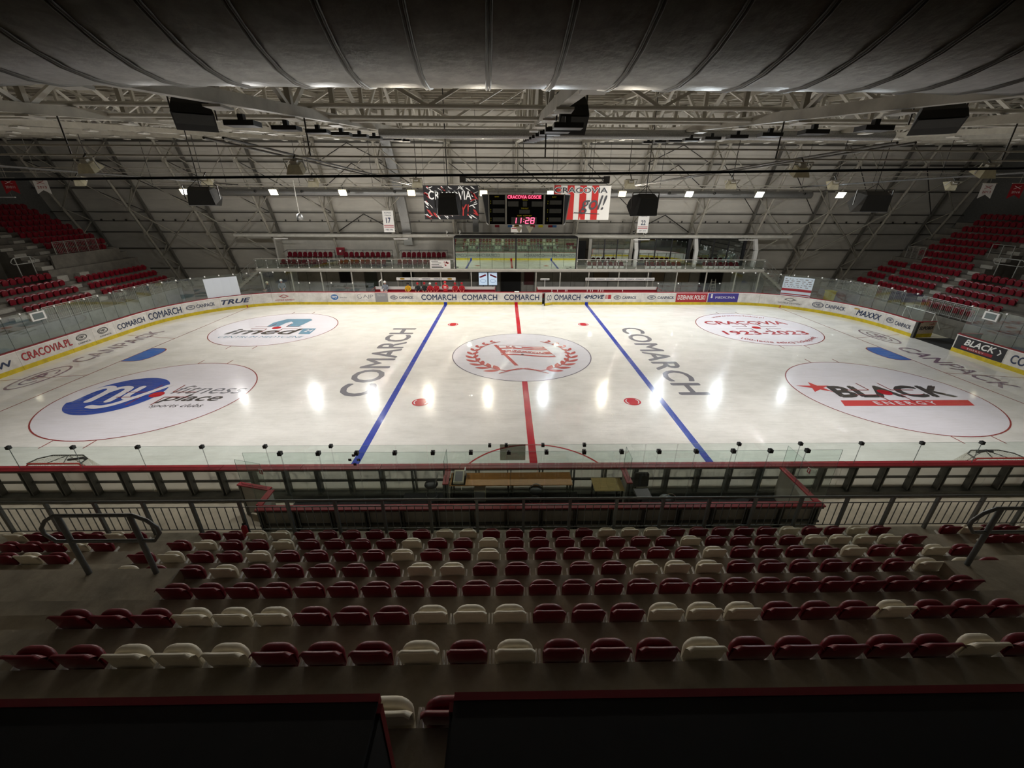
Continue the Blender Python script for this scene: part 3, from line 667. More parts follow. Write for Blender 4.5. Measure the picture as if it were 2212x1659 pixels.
# ------------------------------------------------------------------ protective glass
M_edge = mat('glass_edge', rgb(96, 108, 104), .3)
def pane(p0, p1, z0, z1, th=.012):
    """glass pane standing between two ground points"""
    b = MB(); d = Vector((p1[0] - p0[0], p1[1] - p0[1], 0)).normalized(); n = Vector((-d.y, d.x, 0)) * th
    v = [(p0[0], p0[1], z0), (p1[0], p1[1], z0), (p1[0] + n.x, p1[1] + n.y, z0), (p0[0] + n.x, p0[1] + n.y, z0)]
    v += [(a, c, z1) for a, c, _ in v]
    b.add(v, [(0, 1, 5, 4), (2, 3, 7, 6)]); b.add(v, [(4, 5, 6, 7), (1, 2, 6, 5), (3, 0, 4, 7), (0, 3, 2, 1)], 1)
    return b
CLIPW = MB().box(-.045, .045, -.04, .05, -.07, .03).mesh('clip', M_pwhite)
CLIPB = MB().box(-.05, .05, -.05, .06, -.07, .03).box(-.02, .02, -.02, .03, .03, .05).mesh('clip', M_blk)
def glass_run(label, pts, z0, z1, clip, clips=None, edge=True):
    t = thing('protective_glass', label, 'glass screen', (pts[0][0], pts[0][1], z0))
    ox, oy = pts[0]
    for a, b in zip(pts[:-1], pts[1:]):
        L = hypot(b[0] - a[0], b[1] - a[1]); k = .008 / L
        a2 = (a[0] - ox + (b[0] - a[0]) * k, a[1] - oy + (b[1] - a[1]) * k); b2 = (b[0] - ox - (b[0] - a[0]) * k, b[1] - oy - (b[1] - a[1]) * k)
        part('glass_pane', pane(a2, b2, 0, z1 - z0), (M_glass, M_edge), t)
    for i, c in enumerate(pts[:-1] if clips is None else clips):
        j = min(i, len(pts) - 2); ang = atan2(pts[j + 1][1] - pts[j][1], pts[j + 1][0] - pts[j][0])
        o = part('clip', clip, None, t, (c[0] - ox, c[1] - oy, z1 - z0)); o.rotation_euler[2] = ang
    return t
GO = .12
nx = [-20.5, -18.78, -16.75, -14.75, -12.73, -10.72, -8.73, -6.65, -4.61, -3.61, -1.58]
glass_run('low clear glass above the near boards left of the scorer table', [(x, -14.12) for x in nx], ZB, 1.99, CLIPB, [(x, -14.12) for x in nx[:8]])
nx = [-1.58, .13, 1.47, 3.47]
glass_run('low clear glass right in front of the scorer table', [(x, -14.12) for x in nx], ZB, 1.99, CLIPB, [(x, -14.12) for x in (-1.58, -1.05, .13, 1.47)])
nx = [3.47, 4.51, 6.51, 8.53, 10.54, 12.55, 14.55, 16.55, 18.55, 20.5]
glass_run('low clear glass above the near boards right of the scorer table', [(x, -14.12) for x in nx], ZB, 1.99, CLIPB, [(x, -14.12) for x in nx[2:]])
def srun(s0, s1, d): n = max(1, round(abs(s1 - s0) / d)); return [per(s0 + (s1 - s0) * i / n, GO) for i in range(n + 1)]
glass_run('tall glass round the far right corner of the rink', srun(20.4, 33.95, 1.03), ZB, 3.05, CLIPW)
glass_run('tall glass behind the right goal beyond the open gate', srun(33.95, 36.1, 1.07), ZB, 3.05, CLIPW)
glass_run('tall glass on the right end boards nearer than the gate', srun(38.9, 44.95, 1.01), ZB, 3.05, CLIPW)
glass_run('tall glass round the near right corner', srun(44.95, 58.3, 1.03), ZB, 3.05, CLIPW)
glass_run('tall glass round the far left corner of the rink', srun(-33.95, -20.4, 1.03), ZB, 3.05, CLIPW)
glass_run('tall glass behind the left goal', srun(-44.95, -33.95, 1.0), ZB, 3.05, CLIPW)
glass_run('tall glass round the near left corner', srun(-58.3, -44.95, 1.03), ZB, 3.05, CLIPW)
glass_run('low glass on the far boards right of the team bench', [(x, 14.1) for x in (13.5, 15.43, 17.43, 19.4, 20.4)], ZB, 2.04, CLIPW)
glass_run('low glass on the far boards left of the team bench', [(x, 14.1) for x in (-20.4, -19.4, -17.38, -15.39, -13.4)], ZB, 2.04, CLIPW)
def glued(name, label, cat, s0, s1, z0, z1, m, off=.10):
    return tag(obj(name, arcstrip(s0, s1, off - .02, off, z0, z1, .6).mesh(name, m)), label, cat)
glued('plain_sheet', 'plain white sheet fixed to the glass at the far left corner', 'panel', -27.9, -25.4, ZB + .02, 2.85, mat('white_sheet', rgb(212, 218, 226), .6))
pb = thing('sponsor_board', 'white sponsor board with red and white strip at the far right corner', 'panel')
part('sheet', arcstrip(24.9, 27.2, .08, .10, ZB + .02, 2.88, .6), mat('sponsor_white', rgb(200, 212, 222), .6), pb)
part('red_strip', arcstrip(24.9, 27.2, .07, .08, 1.62, 1.84, .6), M_cap, pb); part('red_strip', arcstrip(24.9, 27.2, .07, .08, 1.3, 1.38, .6), M_cap, pb)
lm = MB()
for r in range(5):
    s = 25.0
    while s < 27.0:
        d = random.uniform(.08, .34); q = arcstrip(s, min(s + d, 27.1), .07, .078, 1.98 + r * .17, 2.03 + r * .17 + random.uniform(0, .03)); lm.add(q.v, q.f); s += d + random.uniform(.06, .25)
part('logo', lm, M_pgrey, pb, kind='stuff')
for nm_, s in (('left', -40.1), ('right', 40.2)):
    q = thing('goal_light_panel', 'small grey screen in a white frame on the glass behind the %s goal' % nm_, 'screen')
    part('casing', arcstrip(s - .42, s + .42, .02, .10, 2.45, 2.95), M_pwhite, q); part('screen', arcstrip(s - .3, s + .3, .005, .02, 2.53, 2.87), mat('dull_screen', rgb(110, 122, 122), .3), q)

# ------------------------------------------------------------------ floodlights
def aim(o, d):
    o.rotation_euler = Vector(d).to_track_quat('-Z', 'Y').to_euler()
hb = MB(); hb.add([(-.2, -.14, .26), (.2, -.14, .26), (.2, .14, .26), (-.2, .14, .26), (-.31, -.29, 0), (.31, -.29, 0), (.31, .29, 0), (-.31, .29, 0)], [(0, 1, 2, 3), (0, 4, 5, 1), (1, 5, 6, 2), (2, 6, 7, 3), (3, 7, 4, 0)])
F_H = hb.mesh('housing', M_lhouse)
F_L = {k: MB().box(-.27, .27, -.25, .25, -.012, .004).mesh('lens', m) for k, m in (('n', M_lens), ('c', M_lensc), ('w', M_lensw))}
F_B = MB().beam((-.34, 0, .05), (-.34, 0, .42), .03, .05).beam((.34, 0, .05), (.34, 0, .42), .03, .05).beam((-.36, 0, .42), (.36, 0, .42), .05, .03).mesh('yoke', M_steel)
F_G = MB().box(-.12, .12, -.08, .08, .25, .38).mesh('ballast_box', M_steelw)
LCOL = {'n': (1, .985, .955), 'c': (.86, .95, 1.0), 'w': (1, .9, .74)}
def flood(x, y, z, d, k, label, power=1.0, ztop_=10.2, spread=None):
    t = thing('floodlight', label, 'floodlight', (x, y, z)); aim(t, d)
    q = t.rotation_euler.to_matrix().inverted() @ Vector((0, 0, (ztop_ - z + .03) / (.72 if y < -5 else 1))); part('hanger', MB().tube([(0, 0, .40), q], .03, 6), M_dsteel, t)
    part('housing', F_H, None, t); part('lens', F_L[k], None, t); part('yoke', F_B, None, t); part('ballast_box', F_G, None, t)
    if y < -5: t.scale = (.72, .72, .72)
    l = bpy.data.lights.new('flood_lamp', 'AREA'); l.shape = 'DISK'; l.size = .5; l.energy = LAMP_W * power; l.color = LCOL[k]; l.spread = spread or LAMP_SPREAD
    o = bpy.data.objects.new('flood_lamp', l); COL.objects.link(o); o.parent = t; o.location = (0, 0, -.03)
FARP = 2.5
FAR = [(-28.4, 'n'), (-20.9, 'n'), (-15.0, 'n'), (-9.12, 'w'), (-2.9, 'w'), (2.92, 'c'), (9.15, 'w'), (15.0, 'c'), (21.2, 'c'), (28.4, 'c')]
for i, (x, k) in enumerate(FAR): flood(x, 13.9, 9.72, (-x * .006, -.74, -.67), k, 'lit floodlight facing the camera, %s from the left in the far row' % WORD[i + 1], FARP if abs(x) < 25 else .8)
for i, x in enumerate((-25.5, -18.3, -12.2, -6.2, 6.3, 12.3, 18.4, 25.5)): flood(x, 1.5, 10.05, (0, .8, -.6), 'n', 'boxy floodlight aimed at the far boards, %s from the left in the middle row' % WORD[i + 1], 1.05 if abs(x) < 22 else .4, 10.55, WIDE_SPREAD)
for i, x in enumerate((-18.5, -12.0, -6.6, 6.9, 12.0, 18.5)): flood(x, -13.0, 9.85, (0, .45, -.89), 'n', 'pale boxy floodlight seen from behind, %s from the left in the near row' % WORD[i + 1], .8, 10.2, R(104))
# rails that carry the lamps
for n, (y, z) in enumerate(((13.95, 10.2), (1.5, 10.55), (-13.0, 10.2))):
    t = thing('lighting_rail', 'long grey rail that carries the %s row of floodlights' % ('far', 'middle', 'near')[n], 'rail', (0, y, z))
    for dz in (0, .22):
        part('tube', MB().tube([(-31, 0, dz), (31, 0, dz)], .045 if n == 0 else .024, 6), M_steel, t)
    hg = MB()
    for k in range(-5, 6): hg.tube([(k * RS, 0, 0), (k * RS, 0, zlow(y) - z)], .02, 5)
    part('hanger', hg, M_dsteel, t, kind='stuff')
for n, x in enumerate((-24.0, -8.6, 9.6, 24.0)):
    t = thing('lighting_catwalk', 'pair of grey pipes between near and far lamp rows, %s from the left' % WORD[n + 1], 'pipe', (x, 0, 10.3))
    for dx in (-.25, .25): part('tube', MB().tube([(dx, -13, .31), (dx, 13.9, .0)], .035, 6), M_dsteel, t)
# dark flood panels under the roof trusses
fpm = MB().box(-.27, .27, -.15, .15, -.035, .05).box(-.05, .05, -.05, .05, .05, .16).mesh('flood_panel', M_black)
for k, nm_ in ((-1, 'the truss left of the middle'), (0, 'the middle truss'), (1, 'the truss right of the middle')):
    for i in range(9):
        y = -16.5 + i * 1.75
        tag(obj('flood_panel', fpm, None, (k * RS + (.3 if k < 0 else -.3 if k > 0 else .1), y, zlow(y) - .42)), 'flat black lamp panel under %s, %s from the near end' % (nm_, WORD[i + 1]), 'lamp', 'dark lamp panels under the roof trusses')
# pendant lamp
t = thing('pendant_lamp', 'grey bell lamp on a rod hanging left of the number 17 banner', 'lamp', (-18.4, 12.5, 7.6))
part('rod', MB().tube([(0, 0, .4), (0, 0, 3.0)], .035, 6), M_steelw, t); part('shade', MB().lathe([(.05, .5), (.22, .42), (.28, .1), (.24, 0)], 14), M_galv, t)

# ------------------------------------------------------------------ scoreboard
sb = thing('scoreboard', 'black electronic scoreboard hanging over the rink with a lit red clock', 'scoreboard', (.15, 0, 7.88))
M_led = mat('led_red', (1.0, .03, .12), emit=2.2); M_ledbg = mat('led_field', rgb(110, 4, 30), emit=.5); M_ledw = mat('led_pink', (1.0, .10, .20), emit=2.6); M_yel = mat('label_yellow', rgb(226, 214, 40), .5)
M_sbk = mat('scoreboard_black', rgb(12, 12, 12), .9, spec=.1); M_sg = mat('dead_digits', rgb(78, 78, 74), .6, nz=.15, nscale=12)
xl, xr = -2.14, 2.14
part('cabinet', B(xl, xr, .02, .35, 0, 1.62), M_sbk, sb)
fr = MB()
for a, b in ((xl, -1.17), (-1.15, 1.0), (1.02, xr)):
    fr.box(a, a + .035, -.02, .05, 0, 1.62).box(b - .035, b, -.02, .05, 0, 1.62).box(a, b, -.02, .05, 0, .03).box(a, b, -.02, .05, 1.59, 1.62)
part('frame', fr, M_steelw, sb)
def sq(x0, x1, z0, z1, m, nm='digit_field'): part(nm, B(x0, x1, -.005, .03, z0, z1), m, sb)
sq(-1.1, .85, 1.36, 1.57, M_ledbg, 'led_line')
letters('CRACOVIA GOSCIE', flat(-1.06, .82, 1.38, 1.55, -.012), M_ledw, sb, .0)
for x0, x1 in ((-1.05, -.45), (-.2, .03), (.3, .92)): sq(x0, x1, .97, 1.24, M_sg)
sq(-.4, .2, .6, .8, M_sg); sq(-.85, .6, .05, .42, M_sg)
for s_, x0, x1, z0 in (('TERCJA', -.25, .08, 1.27), ('TIME-OUT', -.3, .12, .84), ('CZAS - CZAS GRY', -.52, .32, .46)): letters(s_, flat(x0, x1, z0, z0 + .07, -.008), M_yel, sb, .0)
for cx in (-1.66, 1.57):
    letters('KARY', flat(cx - .12, cx + .12, 1.44, 1.51, -.008), M_yel, sb, .0)
    for z in (1.08, .64, .18):
        sq(cx - .25, cx + .42, z, z + .22, M_sg); letters('3', flat(cx - .38, cx - .34, z + .13, z + .2, -.008), M_yel, sb, .0); letters('9', flat(cx - .38, cx - .34, z + .01, z + .08, -.008), M_yel, sb, .0)
SEG = {'1': 'bc', '2': 'abged', '8': 'abcdefg'}
def digit(ch, x, z, wd, h):
    b = MB(); sl = .1; sx = lambda q: x + (q - z) * sl; t_ = .045
    P = {'a': ((0, 1), (1, 1)), 'b': ((1, 1), (1, .5)), 'c': ((1, .5), (1, 0)), 'd': ((0, 0), (1, 0)), 'e': ((0, .5), (0, 0)), 'f': ((0, 1), (0, .5)), 'g': ((0, .5), (1, .5))}
    for s_ in SEG[ch]:
        (a, c), (d, e) = P[s_]; p = (sx(z + c * h) + a * wd, -.012, z + c * h); q = (sx(z + e * h) + d * wd, -.012, z + e * h)
        b.beam(p, q, .01, t_, (0, 1, 0)) if False else b.beam(p, q, t_, .01, (0, 1, 0))
    part('clock_digit', b, M_ledw, sb)
for ch, x in (('1', -.78), ('1', -.5), ('2', -.05), ('8', .25)): digit(ch, x, .09, .19, .29)
part('clock_colon', MB().box(-.17, -.13, -.015, -.005, .16, .2).box(-.15, -.11, -.015, -.005, .28, .32), M_ledw, sb)
part('clock_glow', B(-.68, .5, -.004, .02, .06, .41), mat('painted_led_glow', rgb(90, 8, 26), .6), sb)  # red glow round the digits painted as plain colour, no emission
for sx, xt, xb in ((-1, -2.58, -2.34), (1, 2.72, 2.5)):
    x0 = sx * 2.15
    wv = MB().add([(x0, .05, 0), (xb, 2.0, 0), (xt, 2.0, 1.62), (x0, .05, 1.62), (x0, .12, 0), (xb - sx * .12, 2.0, 0), (xt - sx * .12, 2.0, 1.62), (x0 - sx * .05, .12, 1.62)], [(0, 1, 2, 3), (7, 6, 5, 4), (0, 4, 5, 1), (1, 5, 6, 2), (2, 6, 7, 3), (3, 7, 4, 0)])
    wp = part('side_wing', wv, M_sbk, sb)
    part('wing_frame', MB().beam((xb, 2.0, 0), (xt, 2.0, 1.62), .1, .06).beam((x0, .05, 0), (xb, 2.0, 0), .04, .05).beam((x0, .05, 1.62), (xt, 2.0, 1.62), .04, .05), M_steelw, wp)
part('hoist_cable', MB().tube([(-1.6, .2, 1.62), (-1.6, .2, 2.2)], .015, 5).tube([(1.6, .2, 1.62), (1.6, .2, 2.2)], .015, 5), M_dsteel, sb)
t = thing('hoist_frame', 'grey lattice beam from which the scoreboard hangs', 'hoist', (.6, .2, 10.08))
for z in (0, .24): part('tube', MB().tube([(-4.0, 0, z), (4.0, 0, z)], .05, 7), M_dsteel, t)
wb = MB()
for i in range(20): wb.beam((-4 + i * .4, 0, 0 if i % 2 else .24), (-3.6 + i * .4, 0, .24 if i % 2 else 0), .03, .03)
part('lattice', wb, M_dsteel, t, kind='stuff')
for x in (-4.0, 4.0): part('winch_box', B(x - .17, x + .17, -.15, .15, -.02, .34), M_dsteel, t)
hc = MB()
for x in (-3.2, -1.2, 1.0, 3.2): hc.tube([(x, 0, .24), (x * 1.02, .1, 2.5)], .013, 5)
part('hoist_cable', hc, M_dsteel, t, kind='stuff')
for i, (x, c) in enumerate(((-1.7, M_red), (-.9, M_pblue), (-.5, M_gold), (.5, M_pred), (1.0, M_yel), (1.6, M_red), (1.85, M_pblue))):
    o = obj('small_flag', MB().box(-.14, .14, -.005, .005, -.2, 0).beam((-.15, 0, .03), (.15, 0, .03), .02, .06).mesh('small_flag', c), None, (.15 + x, 1.9, 7.84)); tag(o, 'tiny coloured flag under the scoreboard, %s from the left' % WORD[i + 1], 'flag', 'flags under the scoreboard')
for x, s_ in ((-.35, 'left'), (.32, 'right')):
    o = obj('bracket_speaker', MB().add([(-.22, 0, .1), (.22, 0, .1), (0, .05, -.28), (-.22, .3, .1), (.22, .3, .1), (0, .25, -.28)], [(0, 1, 2), (5, 4, 3), (0, 3, 4, 1), (1, 4, 5, 2), (2, 5, 3, 0)]).beam((0, .1, .1), (0, .1, .3), .03, .03).mesh('bracket_speaker', M_lhouse), None, (.15 + x, 1.6, 7.6))
    tag(o, 'pale pointed speaker under the scoreboard, the %s one' % s_, 'speaker')

# ------------------------------------------------------------------ banners
def cloth(x0, x1, z0, z1, y, n=14, amp=.05):
    b = MB(); vs = []; m_ = 6
    for i in range(n + 1):
        for j in range(m_ + 1):
            u = i / n; v = j / m_; vs.append((x0 + (x1 - x0) * u, y + amp * sin(u * 9) * (1 - v), z0 + (z1 - z0) * v))
    q = m_ + 1
    b.add(vs, [(i * q + j, (i + 1) * q + j, (i + 1) * q + j + 1, i * q + j + 1) for i in range(n) for j in range(m_)], 0, True)
    return b
bl = thing('fan_banner', 'black hanging banner with white splashes and red strokes left of the scoreboard', 'banner', (-5.03, 8, 7.85))
part('cloth', cloth(-2.02, 2.02, 0, 2.3, 0), mat('banner_black', rgb(26, 24, 26), .8), bl)
wsp = MB(); rsp = MB(); rn = random.Random(3)
def splash(b, cx, cz, L, wd, a):
    P = [(-L, 0), (-.4 * L, wd), (.3 * L, wd * .5), (L, .1 * wd), (.4 * L, -wd * .7), (-.5 * L, -wd * .5)]
    b.add([(cx + p * cos(a) - q * sin(a), -.07, cz + p * sin(a) + q * cos(a)) for p, q in P], [(0, 5, 4, 3, 2, 1)])
for i in range(46):
    e = i % 4; u = rn.random()
    cx, cz = ((-1.95 + u * .5, rn.uniform(.1, 2.2)), (1.5 + u * .45, rn.uniform(.1, 2.2)), (rn.uniform(-1.9, 1.9), .05 + u * .25), (rn.uniform(-1.9, 1.9), 2.05 + u * .2))[e]
    splash(wsp if i % 5 else rsp, max(-1.8, min(1.8, cx)), max(.15, min(2.15, cz)), rn.uniform(.1, .3), rn.uniform(.02, .07), rn.choice((-.7, -.5, .4, 2.3)))
for cx, cz, L in ((-1.7, 1.6, .35), (-1.6, .45, .35), (1.75, 1.6, .35), (1.8, .5, .3), (-1.2, .3, .25)): splash(rsp, cx, cz, L, .1, -.8)
part('splash', wsp, M_pwhite, bl, kind='stuff'); part('splash', rsp, mat('banner_red', rgb(176, 42, 40), .7), bl, kind='stuff')
letters('CRACOVIA', flat(-1.65, 1.5, 1.35, 1.95, -.075), M_pwhite, bl, .03); letters('PANY!', flat(-.9, 1.3, .25, 1.05, -.075), mat('banner_red', rgb(176, 42, 40)), bl, .02, .1)
br = thing('fan_banner', 'red and white striped banner with black lettering right of the scoreboard', 'banner', (4.6, 8, 7.85))
part('cloth', cloth(-2.1, 2.15, 0, 2.35, 0, amp=.03), mat('banner_white', rgb(226, 222, 214), .8), br)
for x in (-2.05, -1.05, -.15, .75): part('stripe', cloth(x, x + .5, 0.01, 2.34, -.035, 4, .015), mat('banner_stripe', rgb(190, 40, 36), .8), br)
letters('CRACOVIA', flat(-2.05, 1.95, 1.8, 2.25, -.085), M_pwhite, br, .09); letters('CRACOVIA', flat(-2.0, 1.9, 1.84, 2.21, -.095), M_blk, br, .035)
letters('gol!', flat(-.1, 1.9, .4, 1.7, -.09), M_blk, br, .012, .35)
part('underline', MB().beam((-.5, -.09, .5), (1.4, -.09, .42), .02, .05), M_blk, br)
for t_, h_ in ((bl, 2.3), (br, 2.35)):
    part('hanging_cable', MB().tube([(-1.9, 0, h_ - .02), (-1.9, 0, ztop(8) + .44 - 7.85)], .012, 4).tube([(1.9, 0, h_ - .02), (1.9, 0, ztop(8) + .44 - 7.85)], .012, 4).tube([(-2.05, 0, h_), (2.1, 0, h_)], .02, 6), M_dsteel, t_)
def number_banner(label, x, z0, z1, wd, num, top, bot):
    t = thing('number_banner', label, 'banner', (x, 16, z0)); h = z1 - z0
    part('cloth', B(-wd / 2, wd / 2, 0, .02, 0, h), M_pwhite, t)
    letters(num, flat(-.22, .22, h * .42, h * .68, -.005), M_navy, t, .04)
    for i, s_ in enumerate(top): letters(s_, flat(-.3, .3, h * (.87 - i * .12), h * (.93 - i * .12), -.005), M_navy, t, .01)
    for z in (.22, .3): part('red_band', B(-wd / 2 + .05, wd / 2 - .05, -.004, .0, h * z, h * z + .06), M_pred, t)
    letters(bot, flat(-.33, .33, h * .08, h * .15, -.005), M_navy, t, .01)
    part('hanging_rod', MB().tube([(-wd / 2, .01, h + .02), (wd / 2, .01, h + .02)], .02, 6).tube([(0, .01, h + .02), (0, .01, ztop(16) + .44 - z0)], .01, 4), M_steel, t)
number_banner('white retired number banner beside the big galvanised wall duct', -11.9, 6.4, 8.27, 1.0, '17', ('ROMAN', 'STEBLECKI'), '1980-1996')
number_banner('white retired number banner right of the striped fan banner', 11.95, 6.41, 8.05, 1.03, '22', ('ŁASZKIEWICZ',), '2009 - 2014')
t = thing('number_banner', 'white banner of which only the bottom shows under the scoreboard', 'banner', (.0, 16, 6.42)); part('cloth', B(-.5, .5, 0, .02, 0, 1.5), M_pwhite, t); part('hanging_rod', MB().tube([(-.5, .01, 1.5), (.5, .01, 1.5)], .02, 6).tube([(0, .01, 1.5), (0, .01, ztop(16) + .44 - 6.42)], .01, 4), M_steel, t); part('red_band', B(-.42, .42, -.004, 0, .3, .38), M_pred, t); part('red_band', B(-.42, .42, -.004, 0, .46, .52), M_pred, t)
def pennant(label, x, m, m2, s_):
    t = thing('pennant', label, 'pennant', (x, 0, 9.38))
    part('cloth', MB().add([(-.38, 0, .78), (.38, 0, .78), (.38, 0, 0), (0, 0, .2), (-.38, 0, 0), (-.38, .01, .78), (.38, .01, .78), (.38, .01, 0), (0, .01, .2), (-.38, .01, 0)], [(0, 4, 3, 2, 1), (5, 6, 7, 8, 9), (0, 1, 6, 5)]), m, t)
    letters(s_, flat(-.25, .25, .28, .4, -.006), m2, t, .01); part('hanging_rod', MB().tube([(-.42, 0, .79), (.42, 0, .79)], .02, 5).tube([(0, 0, .79), (0, 0, ztop(0) + .44 - 9.38)], .008, 4), M_steel, t)
    part('badge', MB().beam((-.2, -.006, .5), (.2, -.006, .66), .01, .03, (0, 1, 0)).beam((-.2, -.006, .66), (.2, -.006, .5), .01, .03, (0, 1, 0)), m2, t)
pennant('red swallow-tailed pennant at the far left edge', -28.1, M_pred, M_pwhite, '2010/11'); pennant('white swallow-tailed pennant beside the red one on the left', -26.4, M_pwhite, M_pred, '2013')
pennant('white swallow-tailed pennant on the right', 26.3, M_pwhite, M_pred, '2013'); pennant('red swallow-tailed pennant at the far right', 28.0, M_pred, M_pwhite, '2016')

# ------------------------------------------------------------------ loudspeakers
def speaker(label, x, y, z0, wd, h, rz, tilt):
    """cabinet hung from the roof; local front is -y"""
    t = thing('loudspeaker', label, 'loudspeaker', (x, y, z0), rz); d = wd * .85; b = MB()
    prof = [(-d * .08, 0), (-d * .60, h * .44), (-d * .56, h * .7), (-d * .28, h * .94), (d * .1, h), (d * .42, h * .8), (d * .34, .04 * h)]
    f = lambda u, v, w_: ((w_ - .5) * wd * (1 - .26 * max(0, v / h - .44) / .56) * (1 - .2 * (1 if u > 0 else 0)), u, v)
    vs = [f(u, v, 0) for u, v in prof] + [f(u, v, 1) for u, v in prof]; n = len(prof)
    b.add(vs, [tuple(range(n)), tuple(range(2 * n - 1, n - 1, -1))] + [(i, n + i, n + (i + 1) % n, (i + 1) % n) for i in range(n)])
    part('cabinet', b, M_box, t)
    g = MB(); (u0, v0), (u1, v1) = prof[0], prof[1]
    g.add([(-wd * .46, u0 - .012, v0 + .03), (wd * .46, u0 - .012, v0 + .03), (wd * .46, u1 - .012, v1 - .03), (-wd * .46, u1 - .012, v1 - .03)], [(0, 1, 2, 3)])
    part('grille', g, mat('speaker_grille', rgb(56, 56, 53), .8, nz=.2, nscale=40), t)
    part('hanger', MB().tube([(0, 0, h), (0, 0, ztop(y) - z0 + .44)], .02, 6).tube([(-wd * .35, 0, h * .9), (0, 0, h + .3), (wd * .35, 0, h * .9)], .015, 5), M_dsteel, t)
    part('yoke', MB().beam((-wd * .52, 0, h * .35), (-wd * .52, 0, h * 1.05), .03, .06).beam((wd * .52, 0, h * .35), (wd * .52, 0, h * 1.05), .03, .06).beam((-wd * .52, 0, h * 1.05), (wd * .52, 0, h * 1.05), .05, .03), M_dsteel, t)
speaker('black loudspeaker hanging under the duct, left of the middle', -8.3, -14, 10.62, .82, .72, R(28), 0)
speaker('black loudspeaker hanging under the duct in the middle', .5, -14, 10.6, .68, .80, R(6), 0)
speaker('black loudspeaker hanging under the duct at the right', 9.25, -14, 10.66, .92, .66, R(-28), 0)
speaker('black loudspeaker in front of the black banner', -3.5, -6, 8.55, 1.1, .9, R(180), 0)
speaker('black loudspeaker right of the striped banner', 5.0, -6, 8.55, 1.15, .9, R(188), 0)
speaker('black loudspeaker hanging at the left among the lit floodlights', -13.9, -6, 8.9, 1.2, .75, R(200), 0)
speaker('dark loudspeaker hanging at the right over the far stand', 14.95, -6, 8.75, 1.3, .85, R(165), 0)

# ------------------------------------------------------------------ near stand
RT, RZ = .83, .523
YE = lambda n: -16.87 - RT * (n - 1)            # front edge of row n's tread
ZR = lambda n: 1.04 + RZ * (n - 1)              # its height
tb = MB()
for n in range(1, 10): tb.box(-24, 24, YE(n + 1) if n < 9 else -30, YE(n), -.02, ZR(n))
tn = struct('terrace_near', tb, M_dconc)
st = MB()
for sx in (-1, 1):                               # half steps in the aisles
    for n in range(5, 9): st.box(sx * 6.75 if sx > 0 else -8.2, 8.2 if sx > 0 else -6.75, YE(n + 1), YE(n + 1) + .4, ZR(n), ZR(n) + RZ / 2)
    for n in range(1, 4): st.box(sx * 9.6 if sx > 0 else -9.5, 9.5 if sx > 0 else -9.6 + .0, YE(n + 1), YE(n + 1) + .4, ZR(n), ZR(n) + .01)
part('half_step', st, M_dconc, tn, kind='stuff')
for sx in (-1, 1):                               # kerb at the front of the landing
    part('landing', B(min(sx * 6.62, sx * 24), max(sx * 6.62, sx * 24), -21.02, -20.22, ZR(5), 3.42), M_dconc, tn)

def rounded(w_, h, r, n=5, rt=None):
    """outline of a rounded rectangle standing on v=0; rt: radius of the top corners"""
    rt = rt or r; P = []
    for cx, cy, a0, q in ((w_ / 2 - r, r, -90, r), (w_ / 2 - rt, h - rt, 0, rt), (-w_ / 2 + rt, h - rt, 90, rt), (-w_ / 2 + r, r, 180, r)):
        for i in range(n + 1): a = R(a0 + 90 * i / n); P.append((cx + q * cos(a), cy + q * sin(a)))
    return P
def seat_parts(mat_, lod=0):
    n = 4 if lod == 0 else 2
    # backrest: a shallow curved shell whose top lip rolls back
    b = MB(); W_, c = .425, 10 if lod == 0 else 4; rows = [(.44, .05, .88), (.50, .038, .97), (.62, .02, 1.0), (.73, .004, 1.0), (.768, -.004, .995), (.786, -.018, .975), (.788, -.04, .955), (.778, -.048, .95)]
    if lod: rows = [rows[0], rows[2], rows[3], rows[6]]
    for s_, off in ((0, 0), (1, .022)):
        vs = []
        for z, y, k in rows:
            for i in range(c + 1):
                u = i / c * 2 - 1; vs.append((u * W_ / 2 * k, y + off * (1 if z < .76 else .4) + .004 * abs(u) ** 3, z - .055 * max(0, (abs(u) - .72) / .28) ** 2 * min(1, max(0, (z - .62) / .15)) - .006 * (1 - u * u) * (1 if z > .72 else 0) + (.0 if s_ == 0 else -.004)))
        q = c + 1; F = [(j * q + i, j * q + i + 1, (j + 1) * q + i + 1, (j + 1) * q + i) for j in range(len(rows) - 1) for i in range(c)]
        b.add(vs, F if s_ == 0 else [f[::-1] for f in F], 0, True)
    back = b
    # folded seat pad with round shoulders
    P = rounded(.40, .38, .06, n, .13); m = len(P); b2 = MB(); vs = []
    lay = ((.062, .84), (.07, .95), (.10, 1.0), (.13, .96), (.145, .84))
    if lod: lay = ((.07, .92), (.14, .92))
    for y, k in lay:
        for u, v in P: vs.append((u * k, y - .034 + .04 * (v / .38), .33 + .19 + (v - .19) * (k * .5 + .5)))
    fs = [tuple(range(m)), tuple(range((len(lay) - 1) * m, len(lay) * m))[::-1]]
    for j in range(len(lay) - 1): fs += [(j * m + i, (j + 1) * m + i, (j + 1) * m + (i + 1) % m, j * m + (i + 1) % m) for i in range(m)]
    b2.add(vs, fs, 0, lod == 0)
    return back, b2
SEATM = {}
for k, m in (('maroon', M_maroon), ('beige', M_beige), ('red', M_red)):
    a, b = seat_parts(m); SEATM[k] = (a.mesh('backrest', m), b.mesh('seat_pad', m))
brk = MB().beam((0, .06, 0), (0, .06, .5), .018, .05).beam((0, -.02, .46), (0, .16, .50), .02, .05).box(-.03, .03, -.02, .14, 0, .015).mesh('bracket', M_pwhite)
